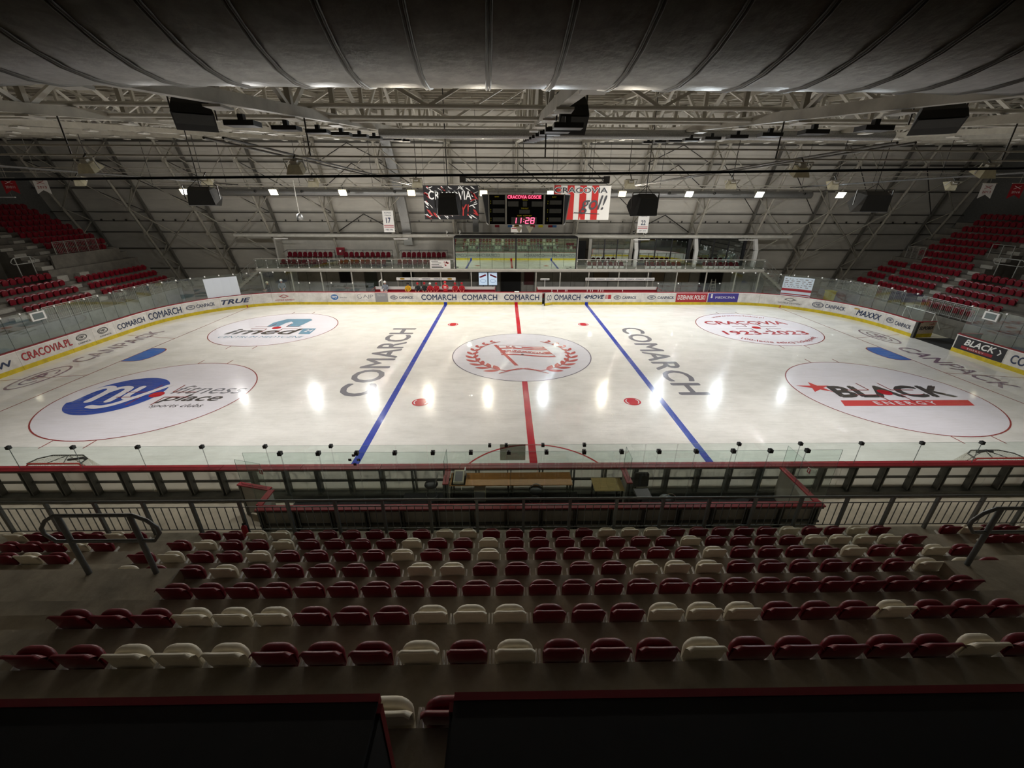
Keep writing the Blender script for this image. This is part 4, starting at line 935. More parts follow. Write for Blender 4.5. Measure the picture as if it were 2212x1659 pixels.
def stadium_seat(x, y, z, rz, colour, label, group):
    t = thing('stadium_seat', label, 'seat', (x, y, z), rz, group)
    part('backrest', SEATM[colour][0], None, t); part('seat_pad', SEATM[colour][1], None, t)
    for dx in (-.232, .232): part('bracket', brk, None, t, (dx, 0, 0))
    return t
ROWS = {1: (8.27, 'RRBBRRRRRRBBRRRRRBBBRRRRRBRRBR', 0), 2: (8.21, 'RBRRBRRRRBRRBRRRRRRRBRRRRBBBBR', 0), 3: (8.22, 'RBRRBRRRRBRRBRRRRRRRBRRRRBRRBR', 0),
        4: (6.515, 'RRBRRRRRBBRRRRRBBBRRRRRRB', 0), 5: (6.05, 'R' * 25, 0), 6: (0, 'RRRBBBRRRBBBRRRBBBRRRBRRR', 0), 7: (0, 'RRBBBRRRBRBRRRBRRRRRBR', 0), 8: (0, 'BR', 0)}
ROWS[4] = (6.515, 'RBRRRRRBBRRRRRBBBRRRRRRB', 0)
SPAN = {1: (-8.27, 8.27), 2: (-8.25, 8.17), 3: (-8.22, 8.22), 4: (-6.54, 6.49), 5: (-6.06, 6.04), 6: (-6.57, 5.53), 7: (-5.99, 4.53), 8: (-2.04, -1.55)}
CN = {'R': ('maroon', 'maroon folding seat'), 'B': ('beige', 'cream folding seat')}
for n in ROWS:
    cs = ROWS[n][1]; a, b = SPAN[n]
    for i, c in enumerate(cs):
        x = a + (b - a) * i / (len(cs) - 1)
        lab = '%s in the %s row of the near stand, %s from the left' % (CN[c][1], WORD[n], ORD[i + 1]) if n < 8 else '%s showing between the black desks, %s of two' % (CN[c][1], 'left' if i == 0 else 'right')
        stadium_seat(x, YE(n + 1) - .0 if False else -17.7 - RT * (n - 1), ZR(n), 0, CN[c][0], lab, 'seats of the near stand')
SIDE = [(-1, 1, [-10.05, -10.53, -11.0, -11.47, -11.94, -12.41, -12.9], 'RBRRRRB'), (-1, 2, [-9.93, -10.46, -10.97, -11.46, -11.94], 'RBRRR'), (-1, 3, [-9.9, -10.4, -10.85], 'RBR'), (-1, 4, [-7.18, -7.66], 'RB'),
        (1, 1, [10.07, 10.58, 11.05, 11.52, 11.99], 'RBRRB'), (1, 2, [10.04, 10.5, 10.98], 'RRR'), (1, 4, [7.15, 7.65], 'BR')]
for sx, n, xs, cs in SIDE:
    for i, (x, c) in enumerate(zip(xs, cs)):
        side = 'left' if sx < 0 else 'right'
        lab = '%s in the %s row beyond the %s stairs, %s from the stairs' % (CN[c][1], WORD[n], side, ORD[i + 1]) if n < 4 else '%s peeking over the landing kerb by the %s handrail, %s one' % (CN[c][1], side, WORD[i + 1])
        stadium_seat(x, -17.7 - RT * (n - 1), ZR(n), 0, CN[c][0], lab, 'seats of the near stand')
# fence along the front of the stand
def railing(label, cat, p0, p1, h, post_d, bal=0, m=M_rail, mids=(), r=.024, name='railing', post_w=.05, t0=.0):
    """straight railing from p0 to p1 (3d base points)"""
    p0 = Vector(p0); p1 = Vector(p1); d = p1 - p0; L = d.length; t = thing(name, label, cat, tuple(p0))
    part('top_rail', MB().tube([(0, 0, h), tuple(d + Vector((0, 0, h)))], r, 8), m, t)
    for z in mids: part('mid_rail', MB().tube([(0, 0, z), tuple(d + Vector((0, 0, z)))], .013, 6), m, t)
    n = max(1, round(L / post_d)); ang = atan2(d.y, d.x)
    pm = MB().box(-post_w / 2, post_w / 2, -post_w / 2, post_w / 2, 0, h).mesh('post', m)
    for i in range(n + 1):
        q = part('post', pm, None, t, tuple(d * (i / n))); q.rotation_euler[2] = ang
    if bal:
        z0, z1 = mids[0], mids[-1]; bm = MB().box(-.008, .008, -.008, .008, z0, z1).mesh('baluster', m); c = 0; tot = n * (bal + 1)
        if tot > 300:
            b = MB()
            for i in range(tot):
                if i % (bal + 1): v = d * (i / tot); b.box(v.x - .008, v.x + .008, v.y - .008, v.y + .008, v.z + z0, v.z + z1)
            part('baluster', b, m, t, kind='stuff')
        else:
            for i in range(tot):
                if i % (bal + 1): part('baluster', bm, None, t, tuple(d * (i / tot)))
    return t
railing('grey steel fence with thin bars along the front of the near stand', 'fence', (-20.05, -16.92, ZR(1)), (20.05, -16.92, ZR(1)), 1.08, 1.21, 5, M_rail, (.14, .88), .03, 'fence', .07)
# looped handrails on the landing kerbs
def loop_rail(label, x0, x1, y, zb, zt, zl, ax='x', m=M_rail):
    t = thing('handrail', label, 'handrail', ((x0 + x1) / 2, y, zb) if ax == 'x' else (y, (x0 + x1) / 2, zb)); hw = (x1 - x0) / 2; a, b = zl - zb, zt - zb
    P = [(-hw + .3, b), (hw - .3, b), (hw - .12, b - .1), (hw, b - .25), (hw, a + .15), (hw - .12, a), (-hw + .12, a), (-hw, a + .15), (-hw, b - .25), (-hw + .12, b - .1)]
    f = (lambda u, v: (u, 0, v)) if ax == 'x' else (lambda u, v: (0, u, v))
    part('loop', MB().tube([f(u, v) for u, v in P], .03, 8, closed=True), m, t)
    for u in (-hw * .5 - .1, hw * .62): part('post', MB().tube([f(u, 0), f(u, b)], .04, 8), m, t)
loop_rail('looped grey steel handrail on the left landing kerb', -8.4, -6.6, -20.31, 3.42, 4.65, 4.13)
loop_rail('looped grey steel handrail on the right landing kerb', 6.56, 8.4, -20.31, 3.42, 4.65, 4.15)
t = thing('fire_extinguisher', 'small red fire extinguisher standing at the fence foot near the penalty box corner', 'extinguisher', (-7.9, -17.02, ZR(1))); t.scale = (.72, .72, .72)
part('cylinder', MB().lathe([(0, 0), (.09, 0), (.095, .05), (.095, .42), (.06, .5), (.03, .53), (0, .53)], 14), M_pred, t); part('valve', MB().box(-.03, .03, -.02, .02, .53, .6).beam((0, 0, .58), (.12, 0, .62), .02, .02), M_blk, t); part('hose', MB().tube([(.03, 0, .56), (.14, 0, .5), (.15, 0, .3), (.1, .03, .15)], .014, 6), M_blk, t)

# press desks in front of the camera
for lab, x0, x1 in (('long black press desk with a dark red front edge, left of the gap', -9, -1.67), ('long black press desk with a dark red front edge, right of the gap', -1.32, 8)):
    t = thing('press_desk', lab, 'desk', ((x0 + x1) / 2, -24.7, 5.28)); hw = (x1 - x0) / 2
    part('desk_top', B(-hw, hw, -.75, .40, 1.72, 1.75), M_desk, t)
    part('front_panel', B(-hw, hw, .36, .39, 0, 1.72), M_desk, t)
    part('front_edge', B(-hw, hw, .40, .435, 1.70, 1.755), M_red, t)
    for sx in (-1, 1):
        e = part('side_panel', B(sx * hw - .015, sx * hw + .015, -.75, .36, 0, 1.72), M_desk, t); part('corner_edge', B(sx * hw - .02, sx * hw + .02, .36, .40, 0, 1.74), M_red, e)
# spiral duct just above the camera
t = thing('spiral_duct', 'fat galvanised spiral duct running across the top of the view', 'duct', (0, -24.37, 9.89)); pitch = .14; RD = .5
b = MB(); n = 48; ys = []
for i in range(2):
    x = -9 if i == 0 else 9
    for k in range(n): a = 2 * pi * k / n; ys.append((x, RD * cos(a) + .002 * x, RD * sin(a)))
b.add(ys, [(k, (k + 1) % n, n + (k + 1) % n, n + k) for k in range(n)], 0, True); b.add(ys[:n], [tuple(range(n))]); b.add(ys[n:], [tuple(range(n))[::-1]])
part('duct_pipe', b, M_galv, t)
sb_ = MB(); nn = 40; turns = int(13 / pitch); vs = []; fs = []
for i in range(turns * nn + 1):
    a = 2 * pi * i / nn; x = -6.5 - 1.0975 % pitch + .01 + pitch * i / nn
    for dx, rr in ((-.0065, 0), (-.005, .004), (-.002, .004), (0, .0005), (.002, .004), (.005, .004), (.0065, 0)):
        vs.append((x + dx, (RD + rr) * cos(a) + .002 * x, -(RD + rr) * sin(a)))
for i in range(turns * nn):
    for j in range(6): fs.append((i * 7 + j, i * 7 + j + 1, (i + 1) * 7 + j + 1, (i + 1) * 7 + j))
sb_.add(vs, fs, 0, True); part('spiral_seam', sb_, mat('seam_steel', rgb(120, 120, 118), .45, metal=.8), t)
hg = MB()
for x in (-7, -3.5, 0, 3.5, 7): hg.beam((x, 0, RD - .02), (x, 0, ztop(-24.37) + .44 - 9.89), .03, .03)
part('hanger', hg, M_dsteel, t, kind='stuff')
tag(obj('black_cable', MB().tube([(-9, -23.9, 9.13), (-1.06, -23.9, 9.237), (9, -23.9, 9.40)], .0045, 6).mesh('black_cable', M_blk)), 'black cable stretched straight across the view under the spiral duct', 'cable')

# ------------------------------------------------------------------ penalty boxes and scorer table
XL, XR, YW = -8.15, 8.15, -16.05
t = thing('penalty_box_wall', 'low rear wall of the penalty boxes with a broad red cap', 'wall', (0, YW, -.02))
part('panel', B(XL, XR, 0, .03, .02, 1.14), M_bback, t); part('cap', B(XL, XR, -.12, .1, 1.14, 1.18), M_cap, t)
pm = MB().box(-.06, -.025, -.1, 0, 0, 1.12).box(.025, .06, -.1, 0, 0, 1.12).mesh('post', M_frame)
for i in range(17): part('post', pm, None, t, (XL + .1 + i * 1.0, 0, 0))
for z in (.55, 1.05): part('rail', B(XL, XR, -.08, 0, z, z + .05), M_frame, t)
def side_wall(label, x, y0, y1):
    t = thing('penalty_box_partition', label, 'wall', (x, y0, -.02)); L = y1 - y0
    part('panel', B(-.015, .015, 0, L, .02, 1.14), M_trans, t); part('cap', B(-.09, .09, 0, L, 1.14, 1.18), M_cap, t)
    pm = MB().box(-.08, .08, -.03, .03, 0, 1.14).mesh('post', M_frame); part('post', pm, None, t, (0, .03, 0))
    return t
side_wall('white partition with red cap closing the right penalty box', 8.04, -15.94, -14.27)
side_wall('narrow red-capped partition left of the scorer table', -2.94, -15.03, -14.27); side_wall('narrow red-capped partition right of the scorer table', 2.79, -15.03, -14.27)
side_wall('short red-capped partition at the left end of the left penalty box', -8.14, -15.94, -15.25)
t = thing('gate_leaf', 'small open gate with red cap beside the left penalty box', 'gate', (-8.2, -15.2, -.02), R(166)); part('leaf', B(0, 1.12, -.03, .03, .1, 1.14), M_bback, t); part('cap', B(0, 1.14, -.08, .08, 1.14, 1.18), M_cap, t); part('post', B(1.05, 1.12, -.06, .06, 0, 1.14), M_frame, t)
t = glass_run('tall clear glass on the rear wall of the penalty boxes', [(-8.09 + i * (16.22 / 16), YW) for i in range(17)], 1.16, 2.99, CLIPB, [(-7.09 + i * 1.017, YW) for i in range(15)])
for lab, a, b, z1 in (('clear glass on the right penalty box partition', (8.04, -15.6), (8.04, -14.25), 1.98), ('clear glass on the partition left of the scorer table', (-2.94, -14.95), (-2.94, -14.28), 1.94), ('clear glass on the partition right of the scorer table', (2.79, -14.95), (2.79, -14.28), 2.0), ('clear glass on the small open gate', (-9.2, -14.96), (-8.3, -15.2), 2.05)):
    glass_run(lab, [a, b], 1.16, z1, CLIPB, [])
for lab, x, y, rz in (('red and white pictogram sticker on the left penalty box glass', -8.3, -15.23, R(-15)), ('red and white pictogram sticker on the right penalty box glass', 8.02, -15.35, R(-90))):
    t = thing('safety_sign', lab, 'sign', (x, y, 1.80), rz); part('plate', B(-.07, .07, -.01, .0, -.09, .09), M_pwhite, t); part('red_field', B(-.058, .058, -.013, -.01, -.078, .078), M_pred, t); part('symbol', B(-.02, .02, -.016, -.013, -.055, .055), M_pwhite, t)
t = thing('sticker', 'four small dark squares set in a diamond on the clear glass', 'sticker', (-5.98, -14.135, 1.45))
for dx, dz in ((0, .17), (0, -.17), (-.14, 0), (.14, 0)): part('square', B(dx - .05, dx + .05, -.004, 0, dz - .045, dz + .045), mat('sticker_grey', rgb(70, 70, 62), .6), t)
tag(obj('grey_sheet', B(-.41, .41, -.01, 0, -.30, .30).mesh('grey_sheet', glass_mat('smoked_sheet', (.46, .45, .41), .04, .2)), None, (-.84, -14.145, 1.72)), 'dark grey sheet fixed to the glass in front of the scorer table', 'sheet')
tag(obj('podium', MB().box(-2.84, 1.3, -15.92, -14.36, -.004, .3).box(-4.4, -3.06, -15.92, -14.36, -.004, .3).box(3.4, 4.2, -15.92, -15.25, -.004, .3).mesh('podium', M_rubber)), 'black raised podium under the scorer table', 'platform')
def desk(label, x0, x1, y0, y1, z, m, zb=-.005):
    z -= zb
    t = thing('scorer_table', label, 'table', ((x0 + x1) / 2, (y0 + y1) / 2, zb)); hw = (x1 - x0) / 2; hd = (y1 - y0) / 2
    part('tabletop', B(-hw, hw, -hd, hd, z - .01, z + .02), m, t)
    for sx in (-1, 1):
        for sy in (-1, 1): part('leg', B(sx * (hw - .06) - .025, sx * (hw - .06) + .025, sy * (hd - .06) - .025, sy * (hd - .06) + .025, 0, z - .01), M_dsteel, t)
    part('apron', B(-hw + .08, hw - .08, hd - .06, hd - .03, z - .25, z - .01), M_dsteel, t)
    return t
desk('left half of the long light brown scorer table', -2.83, -.92, -14.98, -14.33, 1.04, M_wood, .3); desk('right half of the long light brown scorer table', -.91, 1.02, -14.98, -14.33, 1.04, M_wood, .3)
desk('small pale yellow table beside the right partition', 1.73, 2.68, -15.0, -14.34, .82, M_ywood)
t = thing('control_console', 'beige scoreboard control console on a white tray at the table end', 'console', (-2.55, -14.64, 1.04))
part('tray', B(-.22, .22, -.33, .3, 0, .02), M_pwhite, t); part('body', MB().prism([(-.28, .02), (.22, .02), (.22, .2), (-.28, .09)], lambda u, v, w_: (w_ - .16, u, v), .32), M_lhouse, t); part('keypad', MB().add([(-.12, -.24, .105), (.12, -.24, .105), (.12, .16, .193), (-.12, .16, .193)], [(0, 1, 2, 3)]), M_pgrey, t); part('antenna', B(.17, .2, .05, .24, .1, .3), M_pwhite, t)
tag(obj('note_card', B(-.07, .07, -.05, .05, 0, .004).mesh('note_card', M_pwhite), None, (2.4, -14.5, .821)), 'small white card lying on the pale yellow table', 'card')
t = thing('computer_case', 'pale box standing on the floor under the scorer table', 'box', (-1.9, -14.62, .3)); part('case', B(-.18, .18, -.2, .2, 0, .42), M_lhouse, t); part('front_cover', B(-.17, .17, -.215, -.2, .02, .4), M_pgrey, t)
def stool_chair(label, x, y, rz, back=True, z=0):
    t = thing('bistro_chair', label, 'chair', (x, y, z), rz); t.scale = (1, 1, 1.27)
    part('seat', MB().lathe([(0, .50), (.2, .50), (.215, .52), (.2, .56), (.08, .575), (0, .575)], 18), M_black, t)
    for a in (45, 135, 225, 315): part('leg', MB().tube([(.15 * cos(R(a)), .15 * sin(R(a)), .5), (.22 * cos(R(a)), .22 * sin(R(a)), 0)], .012, 6), M_chrome, t)
    part('foot_ring', MB().tube([(.19 * cos(2 * pi * i / 14), .19 * sin(2 * pi * i / 14), .22) for i in range(14)], .009, 6, closed=True), M_chrome, t)
    if back: part('backrest', MB().tube([(-.17, -.12, .5)] + [(-.19 + .38 * i / 8, -.2 - .03 * sin(pi * i / 8), .72 + .12 * sin(pi * i / 8)) for i in range(9)] + [(.17, -.12, .5)], .013, 7), M_chrome, t)
stool_chair('round black seat chair with chrome loop back in front of the scorer table', -.15, -15.1, 0, z=.3)
stool_chair('round black seat chair seen from the side left of the scorer partition', -3.42, -14.8, R(90), z=.3)
stool_chair('chair with only its chrome loop back showing above the rear wall cap', 3.75, -15.6, 0, z=.3)
t = thing('office_chair', 'grey and black upholstered chair right of the scorer partition', 'chair', (3.38, -14.66, -.02)); part('seat', B(-.24, .24, -.28, .2, .44, .52), M_pgrey, t); part('backrest', MB().prism(rounded(.48, .5, .06), lambda u, v, w_: (u, .2 + w_ + .1 * v, .58 + v), .06), M_dsteel, t)
part('column', MB().tube([(0, 0, .08), (0, 0, .44)], .03, 8), M_blk, t)
for i in range(5): part('leg', MB().beam((0, 0, .08), (.27 * cos(i * 1.2566), .27 * sin(i * 1.2566), .03), .04, .03), M_blk, t)
t = thing('folding_chair', 'black folding chair leaning in the right penalty box', 'chair', (6.5, -15.1, -.02), R(35)); part('seat', B(-.2, .2, -.2, .2, .43, .46), M_blk, t); part('backrest', MB().beam((-.19, -.25, .75), (.19, -.25, .75), .02, .24), M_blk, t)
for sx in (-1, 1): part('leg', MB().tube([(sx * .2, .18, 0), (sx * .2, -.27, .86)], .012, 6), M_blk, t); part('leg', MB().tube([(sx * .18, -.25, 0), (sx * .18, .15, .45)], .012, 6), M_blk, t)
t = thing('bench', 'red bench top just behind the rear wall of the right penalty box', 'bench', (5.6, -15.72, -.02)); part('seat', B(-1.1, 1.9, -.14, .14, .46, .5), M_cap, t)
for x in (-.9, .4, 1.7): part('leg', B(x - .03, x + .03, -.1, .1, 0, .46), M_frame, t)
for lab, x in (('white plastic holder on the right partition', 7.98), ('white plastic holder on the left partition', -8.06)):
    tag(obj('bottle_holder', MB().lathe([(0, 0), (.07, 0), (.08, .04), (.08, .16), (.05, .2), (0, .2)], 12).mesh('bottle_holder', M_pwhite), None, (x - .06 if x > 0 else x + .08, -15.6, .6)), lab, 'holder')
tag(obj('rubber_mat', B(-8.05, 8.0, -15.95, -14.35, -.019, -.005).mesh('rubber_mat', M_rubber)), 'black rubber mat on the floor of the penalty boxes', 'mat')
# goals parked against the near boards
M_net = mat('net_cord', rgb(225, 220, 210), .8); M_goal = mat('goal_red', rgb(186, 44, 34), .4)
def goal(label, x):
    t = thing('hockey_goal', label, 'goal', (x, -13.92, 0)); h = 1.22; hw = .915
    part('front_frame', MB().tube([(-hw, 0, 0), (-hw, 0, h - .1), (-hw + .1, 0, h), (hw - .1, 0, h), (hw, 0, h - .1), (hw, 0, 0)], .03, 8), M_goal, t)
    part('base_frame', MB().tube([(-hw, 0, .03), (-hw - .02, .5, .03), (-.6, 1.1, .03), (.6, 1.1, .03), (hw + .02, .5, .03), (hw, 0, .03)], .025, 8), M_pwhite, t)
    part('top_frame', MB().tube([(-hw + .05, 0, h), (-hw + .1, .3, h), (-.5, .5, h), (.5, .5, h), (hw - .1, .3, h), (hw - .05, 0, h)], .022, 8).tube([(0, .5, h), (-.25, .02, h)], .015, 6).tube([(0, .5, h), (.3, .02, h)], .015, 6).tube([(0, .5, h), (0, 1.1, .03)], .018, 6), M_dsteel, t)
    nb = MB(); T = [(-hw + .05, 0), (-hw + .1, .3), (-.5, .5), (0, .5), (.5, .5), (hw - .1, .3), (hw - .05, 0)]; Bm = [(-hw, 0), (-hw - .02, .5), (-.6, 1.1), (0, 1.1), (.6, 1.1), (hw + .02, .5), (hw, 0)]
    def lerp(P, u): i = min(int(u * 6), 5); f_ = u * 6 - i; return (P[i][0] + (P[i + 1][0] - P[i][0]) * f_, P[i][1] + (P[i + 1][1] - P[i][1]) * f_)
    for i in range(49): u = i / 48; a = lerp(T, u); c = lerp(Bm, u); nb.beam((*a, h), (*c, .03), .007, .007)
    for j in range(1, 14):
        q = j / 14
        for i in range(24):
            P = []
            for u in (i / 24, (i + 1) / 24): a = lerp(T, u); c = lerp(Bm, u); P.append((a[0] + (c[0] - a[0]) * q, a[1] + (c[1] - a[1]) * q, h + (.03 - h) * q))
            nb.beam(P[0], P[1], .007, .007)
    for i in range(1, 24): x0 = -hw + 2 * hw * i / 24; yy = .5 if abs(x0) < .5 else .5 - (abs(x0) - .5) / .4 * .45; nb.beam((x0, 0, h), (x0, max(.03, yy), h), .007, .007)
    for j in range(1, 6): yy = j * .085; xw = hw - .1 if yy < .3 else .5 + (.5 - yy) * 1.6; nb.beam((-xw, yy, h), (xw, yy, h), .007, .007)
    part('net', nb, M_net, t, kind='stuff')
goal('red framed hockey goal parked against the near boards at the left', -15.87); goal('red framed hockey goal parked against the near boards at the right', 15.75)
for lab, x, y in (('dark goalkeeper stick lying on top of the left goal net', -15.3, -13.75), ('dark water bottle lying on top of the right goal net', 15.5, -13.6)):
    tag(obj('goal_gear', MB().beam((-.25, 0, .02), (.2, .08, .04), .06, .05).beam((.2, .08, .03), (.34, .02, .03), .09, .04).mesh('goal_gear', M_blk), None, (x, y, 1.24)), lab, 'gear')
tag(obj('white_towel', MB().box(-.22, .22, -.3, -.01, 0, .03).box(-.2, .18, -.04, -.015, -.35, 0).mesh('white_towel', M_pwhite), None, (0.05, 14.26, ZB + .02)), 'white cloth hanging over the far boards at the red line', 'towel')

# ------------------------------------------------------------------ side stands
def side_stand(sg, rows, nm, gaps):
    """rows: (x of the seat lip, z of the seat top); gaps: y ranges with an open tunnel between two rows"""
    tb = MB(); f = lambda x0, x1, y0, y1, z1: tb.box(min(sg * x0, sg * x1), max(sg * x0, sg * x1), y0, y1, -.02, z1)
    cuts = sorted({-14.0, 15.8} | {v for g in gaps for v in g[:2]})
    for y0, y1 in zip(cuts[:-1], cuts[1:]):
        g = [q for q in gaps if q[0] <= y0 and q[1] >= y1]
        for i, (x, z) in enumerate(rows):
            x0 = rows[i - 1][0] + .05 if i else x - .8; x1 = x + .05 if i < len(rows) - 1 else 46.8
            zz = z - .79
            if g and g[0][2] <= i <= g[0][3]: zz = rows[g[0][2] - 1][1] - .79
            f(x0, x1, y0, y1, zz)
    return struct('terrace_' + nm, tb, M_conc)
RR = [(32.6 + .82 * n, 2.07 + .515 * n) for n in range(13)]
RL = [(33.4 + .82 * n, 2.55 + .49 * n) for n in range(4)] + [(36.7, 4.9), (37.5, 5.45)] + [(37.5 + .82 * i, 5.45 + .41 * i) for i in range(1, 9)]
tr = side_stand(1, RR, 'right', [(4.8, 7.3, 5, 8)]); tl = side_stand(-1, RL, 'left', [(2.6, 7.4, 4, 7), (-9, -5, 4, 7)])
# aisle steps
for sg, rows, tt, ys in ((1, RR, tr, ((12.75, 13.1), (7.25, 8.15), (-3, -2.1))), (-1, RL, tl, ((7.45, 8.3), (1.4, 2.4), (9.3, 10.1)))):
    b = MB()
    for ya_, yb_ in ys:
        for i in range(1, len(rows)):
            x, z = rows[i]; xp, zp = rows[i - 1]; b.box(min(sg * (xp - .35), sg * (xp + .05)), max(sg * (xp - .35), sg * (xp + .05)), ya_, yb_, zp - .79, (z + zp) / 2 - .79)
    part('half_step', b, mat('step_nosing', rgb(176, 172, 162), .85, nz=.2), tt, kind='stuff')
part('tunnel_wall', B(-40.2, -40.0, 2.6, 7.4, 3.2, 5.9), M_hole, tl); part('tunnel_wall', B(39.6, 39.8, 4.8, 7.3, 3.8, 5.9), M_hole, tr)  # dark sheets: the shade of the tunnel mouths is put into their colour
part('retaining_wall', B(-36.45, -36.3, 8.4, 14.6, 2.6, 5.1), M_conc, tl)
lowm = {}
a_, b_ = seat_parts(M_red, 1); SB, SP = a_, b_
lm_ = (SB.mesh('backrest', M_red), SP.mesh('seat_pad', M_red))
def side_seat(x, y, z, sg, label, grp):
    t = thing('stadium_seat', label, 'seat', (sg * x, y, z - .79), R(90) if sg > 0 else R(-90), grp)
    part('backrest', lm_[0], None, t); part('seat_pad', lm_[1], None, t)
    return t
rest = MB()
def mass(x, y, z, sg):
    rz = R(90) if sg > 0 else R(-90); c, s = cos(rz), sin(rz)
    for q in (SB, SP): rest.add([(sg * x + a * c - b * s, y + a * s + b * c, z - .79 + d) for a, b, d in q.v], q.f)
for r in range(0, 5):        # right stand
    x, z = RR[r]
    if r == 0:
        for i in range(8): side_seat(x, 7.0 - i * .52, z, 1, 'red tip-up seat behind the right stand railing, front row, %s from far end' % ORD[i + 1], 'seats of the right stand')
    else:
        for i in range(9):
            y = 12.4 - i * .5
            if r < 4: side_seat(x, y, z, 1, 'red tip-up seat, right stand middle block, %s row up, %s from far aisle' % (WORD[r], ORD[i + 1]), 'seats of the right stand')
            else: mass(x, y, z, 1)
        for i in range(10):
            y = 7.0 - i * .5
            if i < 7 and r < 5: side_seat(x, y, z, 1, 'red tip-up seat, right stand near block, %s row up, %s from its aisle' % (WORD[r], ORD[i + 1]), 'seats of the right stand') if r < 4 else mass(x, y, z, 1)
            else: mass(x, y, z, 1)
        for i in range(4): mass(x, 14.8 - i * .5, z, 1)
for i in range(9): mass(*[RR[5][0], 12.4 - i * .5, RR[5][1]], 1)
for r in range(6, 13):
    for i in range(11 if r < 9 else 26):
        if r > 8 or i < 10: mass(RR[r][0], 13.9 - i * .5 + (.4 if r == 12 else 0), RR[r][1], 1)
for r in range(4):           # left stand
    x, z = RL[r]
    for i in range(10 if r < 2 else 9 if r == 2 else 7):
        y = 7.1 - i * .495
        if r < 3: side_seat(x, y, z, -1, 'red tip-up seat, left stand near block, %s row up, %s from its aisle' % (WORD[r + 1], ORD[i + 1]), 'seats of the left stand')
        else: mass(x, y, z, -1)
    if r < 3:
        for i in range(14): mass(x, 8.5 + i * .5, z, -1)
for r in range(5, 14):
    for i in range(11): 
        if r > 5 or i < 9: mass(RL[r][0], 10.4 + i * .5, RL[r][1], -1)
    if r > 8:
        for i in range(16): mass(RL[r][0], 9.0 - i * .5, RL[r][1], -1)
o = obj('stadium_seats', rest.mesh('stadium_seats', M_red)); o['kind'] = 'stuff'; o['label'] = 'many small red tip-up seats filling the upper rows of both end stands'; o['category'] = 'seats'
M_rl = mat('pale_rail', rgb(178, 178, 172), .4, metal=.5)
def rl(label, x, y0, y1, z, h, pd=1.0, bal=0, mids=()): return railing(label, 'railing', (x, y0, z), (x, y1, z), h, pd, bal, M_rl, mids, .025)
rl('pale steel railing with bars in front of the right stand front row', 32.15, 2.6, 6.8, 1.28, 1.1, .8, 5, (.12, 1.0)); rl('pale steel railing with bars in front of the left stand front row', -32.6, 2.8, 7.05, 1.3, 1.05, .8, 5, (.12, .95))
rl('pale steel railing before the far block of the left stand', -32.6, 8.4, 15.2, 1.3, 1.05, 1.0, 5, (.12, .95)); rl('pale steel railing before the middle block of the right stand', 32.15, 8.3, 15, 1.28, 1.05, 1.0, 5, (.12, .95))
rl('steel barrier with bars in front of the upper seats of the left stand', -36.9, 9.5, 13.3, 5.0, 1.0, 1.0, 6, (.12, .9)); rl('steel barrier with bars along the retaining wall top of the left stand', -36.35, 9.0, 14.5, 3.9, 1.1, 1.1, 6, (.12, 1.0))
rl('steel barrier at the top of the far aisle of the right stand', 37.0, 13.0, 14.8, 4.3, 1.1, .6, 4, (.12, 1.0)); rl('steel barrier beside the tunnel of the right stand', 38.4, 7.4, 9.0, 5.0, 1.1, .8, 0, (.5,))
loop_rail('looped handrail above the tunnel of the left stand', 5.8, 7.5, -36.6, 3.9, 5.2, 4.75, 'y', M_rl); loop_rail('looped handrail above the tunnel of the right stand', 5.0, 7.1, 36.9, 4.0, 5.3, 4.85, 'y', M_rl)
struct('wall_block', MB().box(-32.7, -32.55, -14, 15.6, -.02, 1.32).box(32.0, 32.2, -14, 15.6, -.02, 1.28), mat('stand_front', rgb(150, 152, 150), .85, nz=.25, nscale=1))
tag(obj('bench', B(-.2, .2, -1.6, 1.6, .42, .47).mesh('bench', M_cap), None, (31.2, 9.0, 0)), 'low red bench behind the glass at the far right corner', 'bench')
o = KIDS.setdefault('x', [])
t = thing('spare_goal', 'white framed practice goal standing behind the right end boards', 'goal', (31.3, 5.4, 0))
part('frame', MB().tube([(-.5, -1.2, 0), (-.4, -1.2, 1.6), (-.4, 1.2, 1.6), (-.5, 1.2, 0)], .04, 7).tube([(-.4, -1.2, 1.6), (.8, -1.1, 0)], .03, 6).tube([(-.4, 1.2, 1.6), (.8, 1.1, 0)], .03, 6), M_pwhite, t)
t = thing('yellow_bin', 'small yellow bin behind the glass near the far right corner', 'bin', (31.0, 14.9, -.02)); part('body', MB().prism([(-.3, 0), (.3, 0), (.36, 1.15), (-.36, 1.15)], lambda u, v, w_: (u, w_ - .3, v), .6), mat('bin_yellow', rgb(196, 190, 40), .5), t); part('lid', B(-.38, .38, -.36, .36, 1.15, 1.22), mat('bin_yellow', rgb(196, 190, 40)), t)

# ------------------------------------------------------------------ far balcony
slab = struct('floor_balcony', MB().box(-25.4, 24.8, 16.5, 20.6, 2.72, 2.96).box(-25.4, 24.8, 16.44, 16.52, 2.70, 2.99), M_plaster)
part('edge_strip', B(-25.4, 24.8, 16.40, 16.44, 2.84, 2.99), M_steelw, slab)
wb_ = struct('wall_back', MB().box(-27, 27, 19.5, 19.7, -.02, 2.72), mat('plain_grey_wall', rgb(142, 140, 134), .85, nz=.25, nscale=.9))
for i in range(-13, 14): part('panel_joint', B(i * 2.0 - .015, i * 2.0 + .015, 19.485, 19.51, 0, 2.7), M_dsteel, wb_)
struct('wall_balcony', MB().box(-24.4, -6.1, 20.3, 20.45, 2.96, 5.75).box(-24.4, -24.25, 18.9, 20.4, 2.96, 5.7).box(6.0, 25, 20.3, 20.45, 2.96, 3.1), M_plaster)
cm = MB().box(-.05, .05, -.05, .05, -.02, 2.72).mesh('balcony_post', M_steelw)
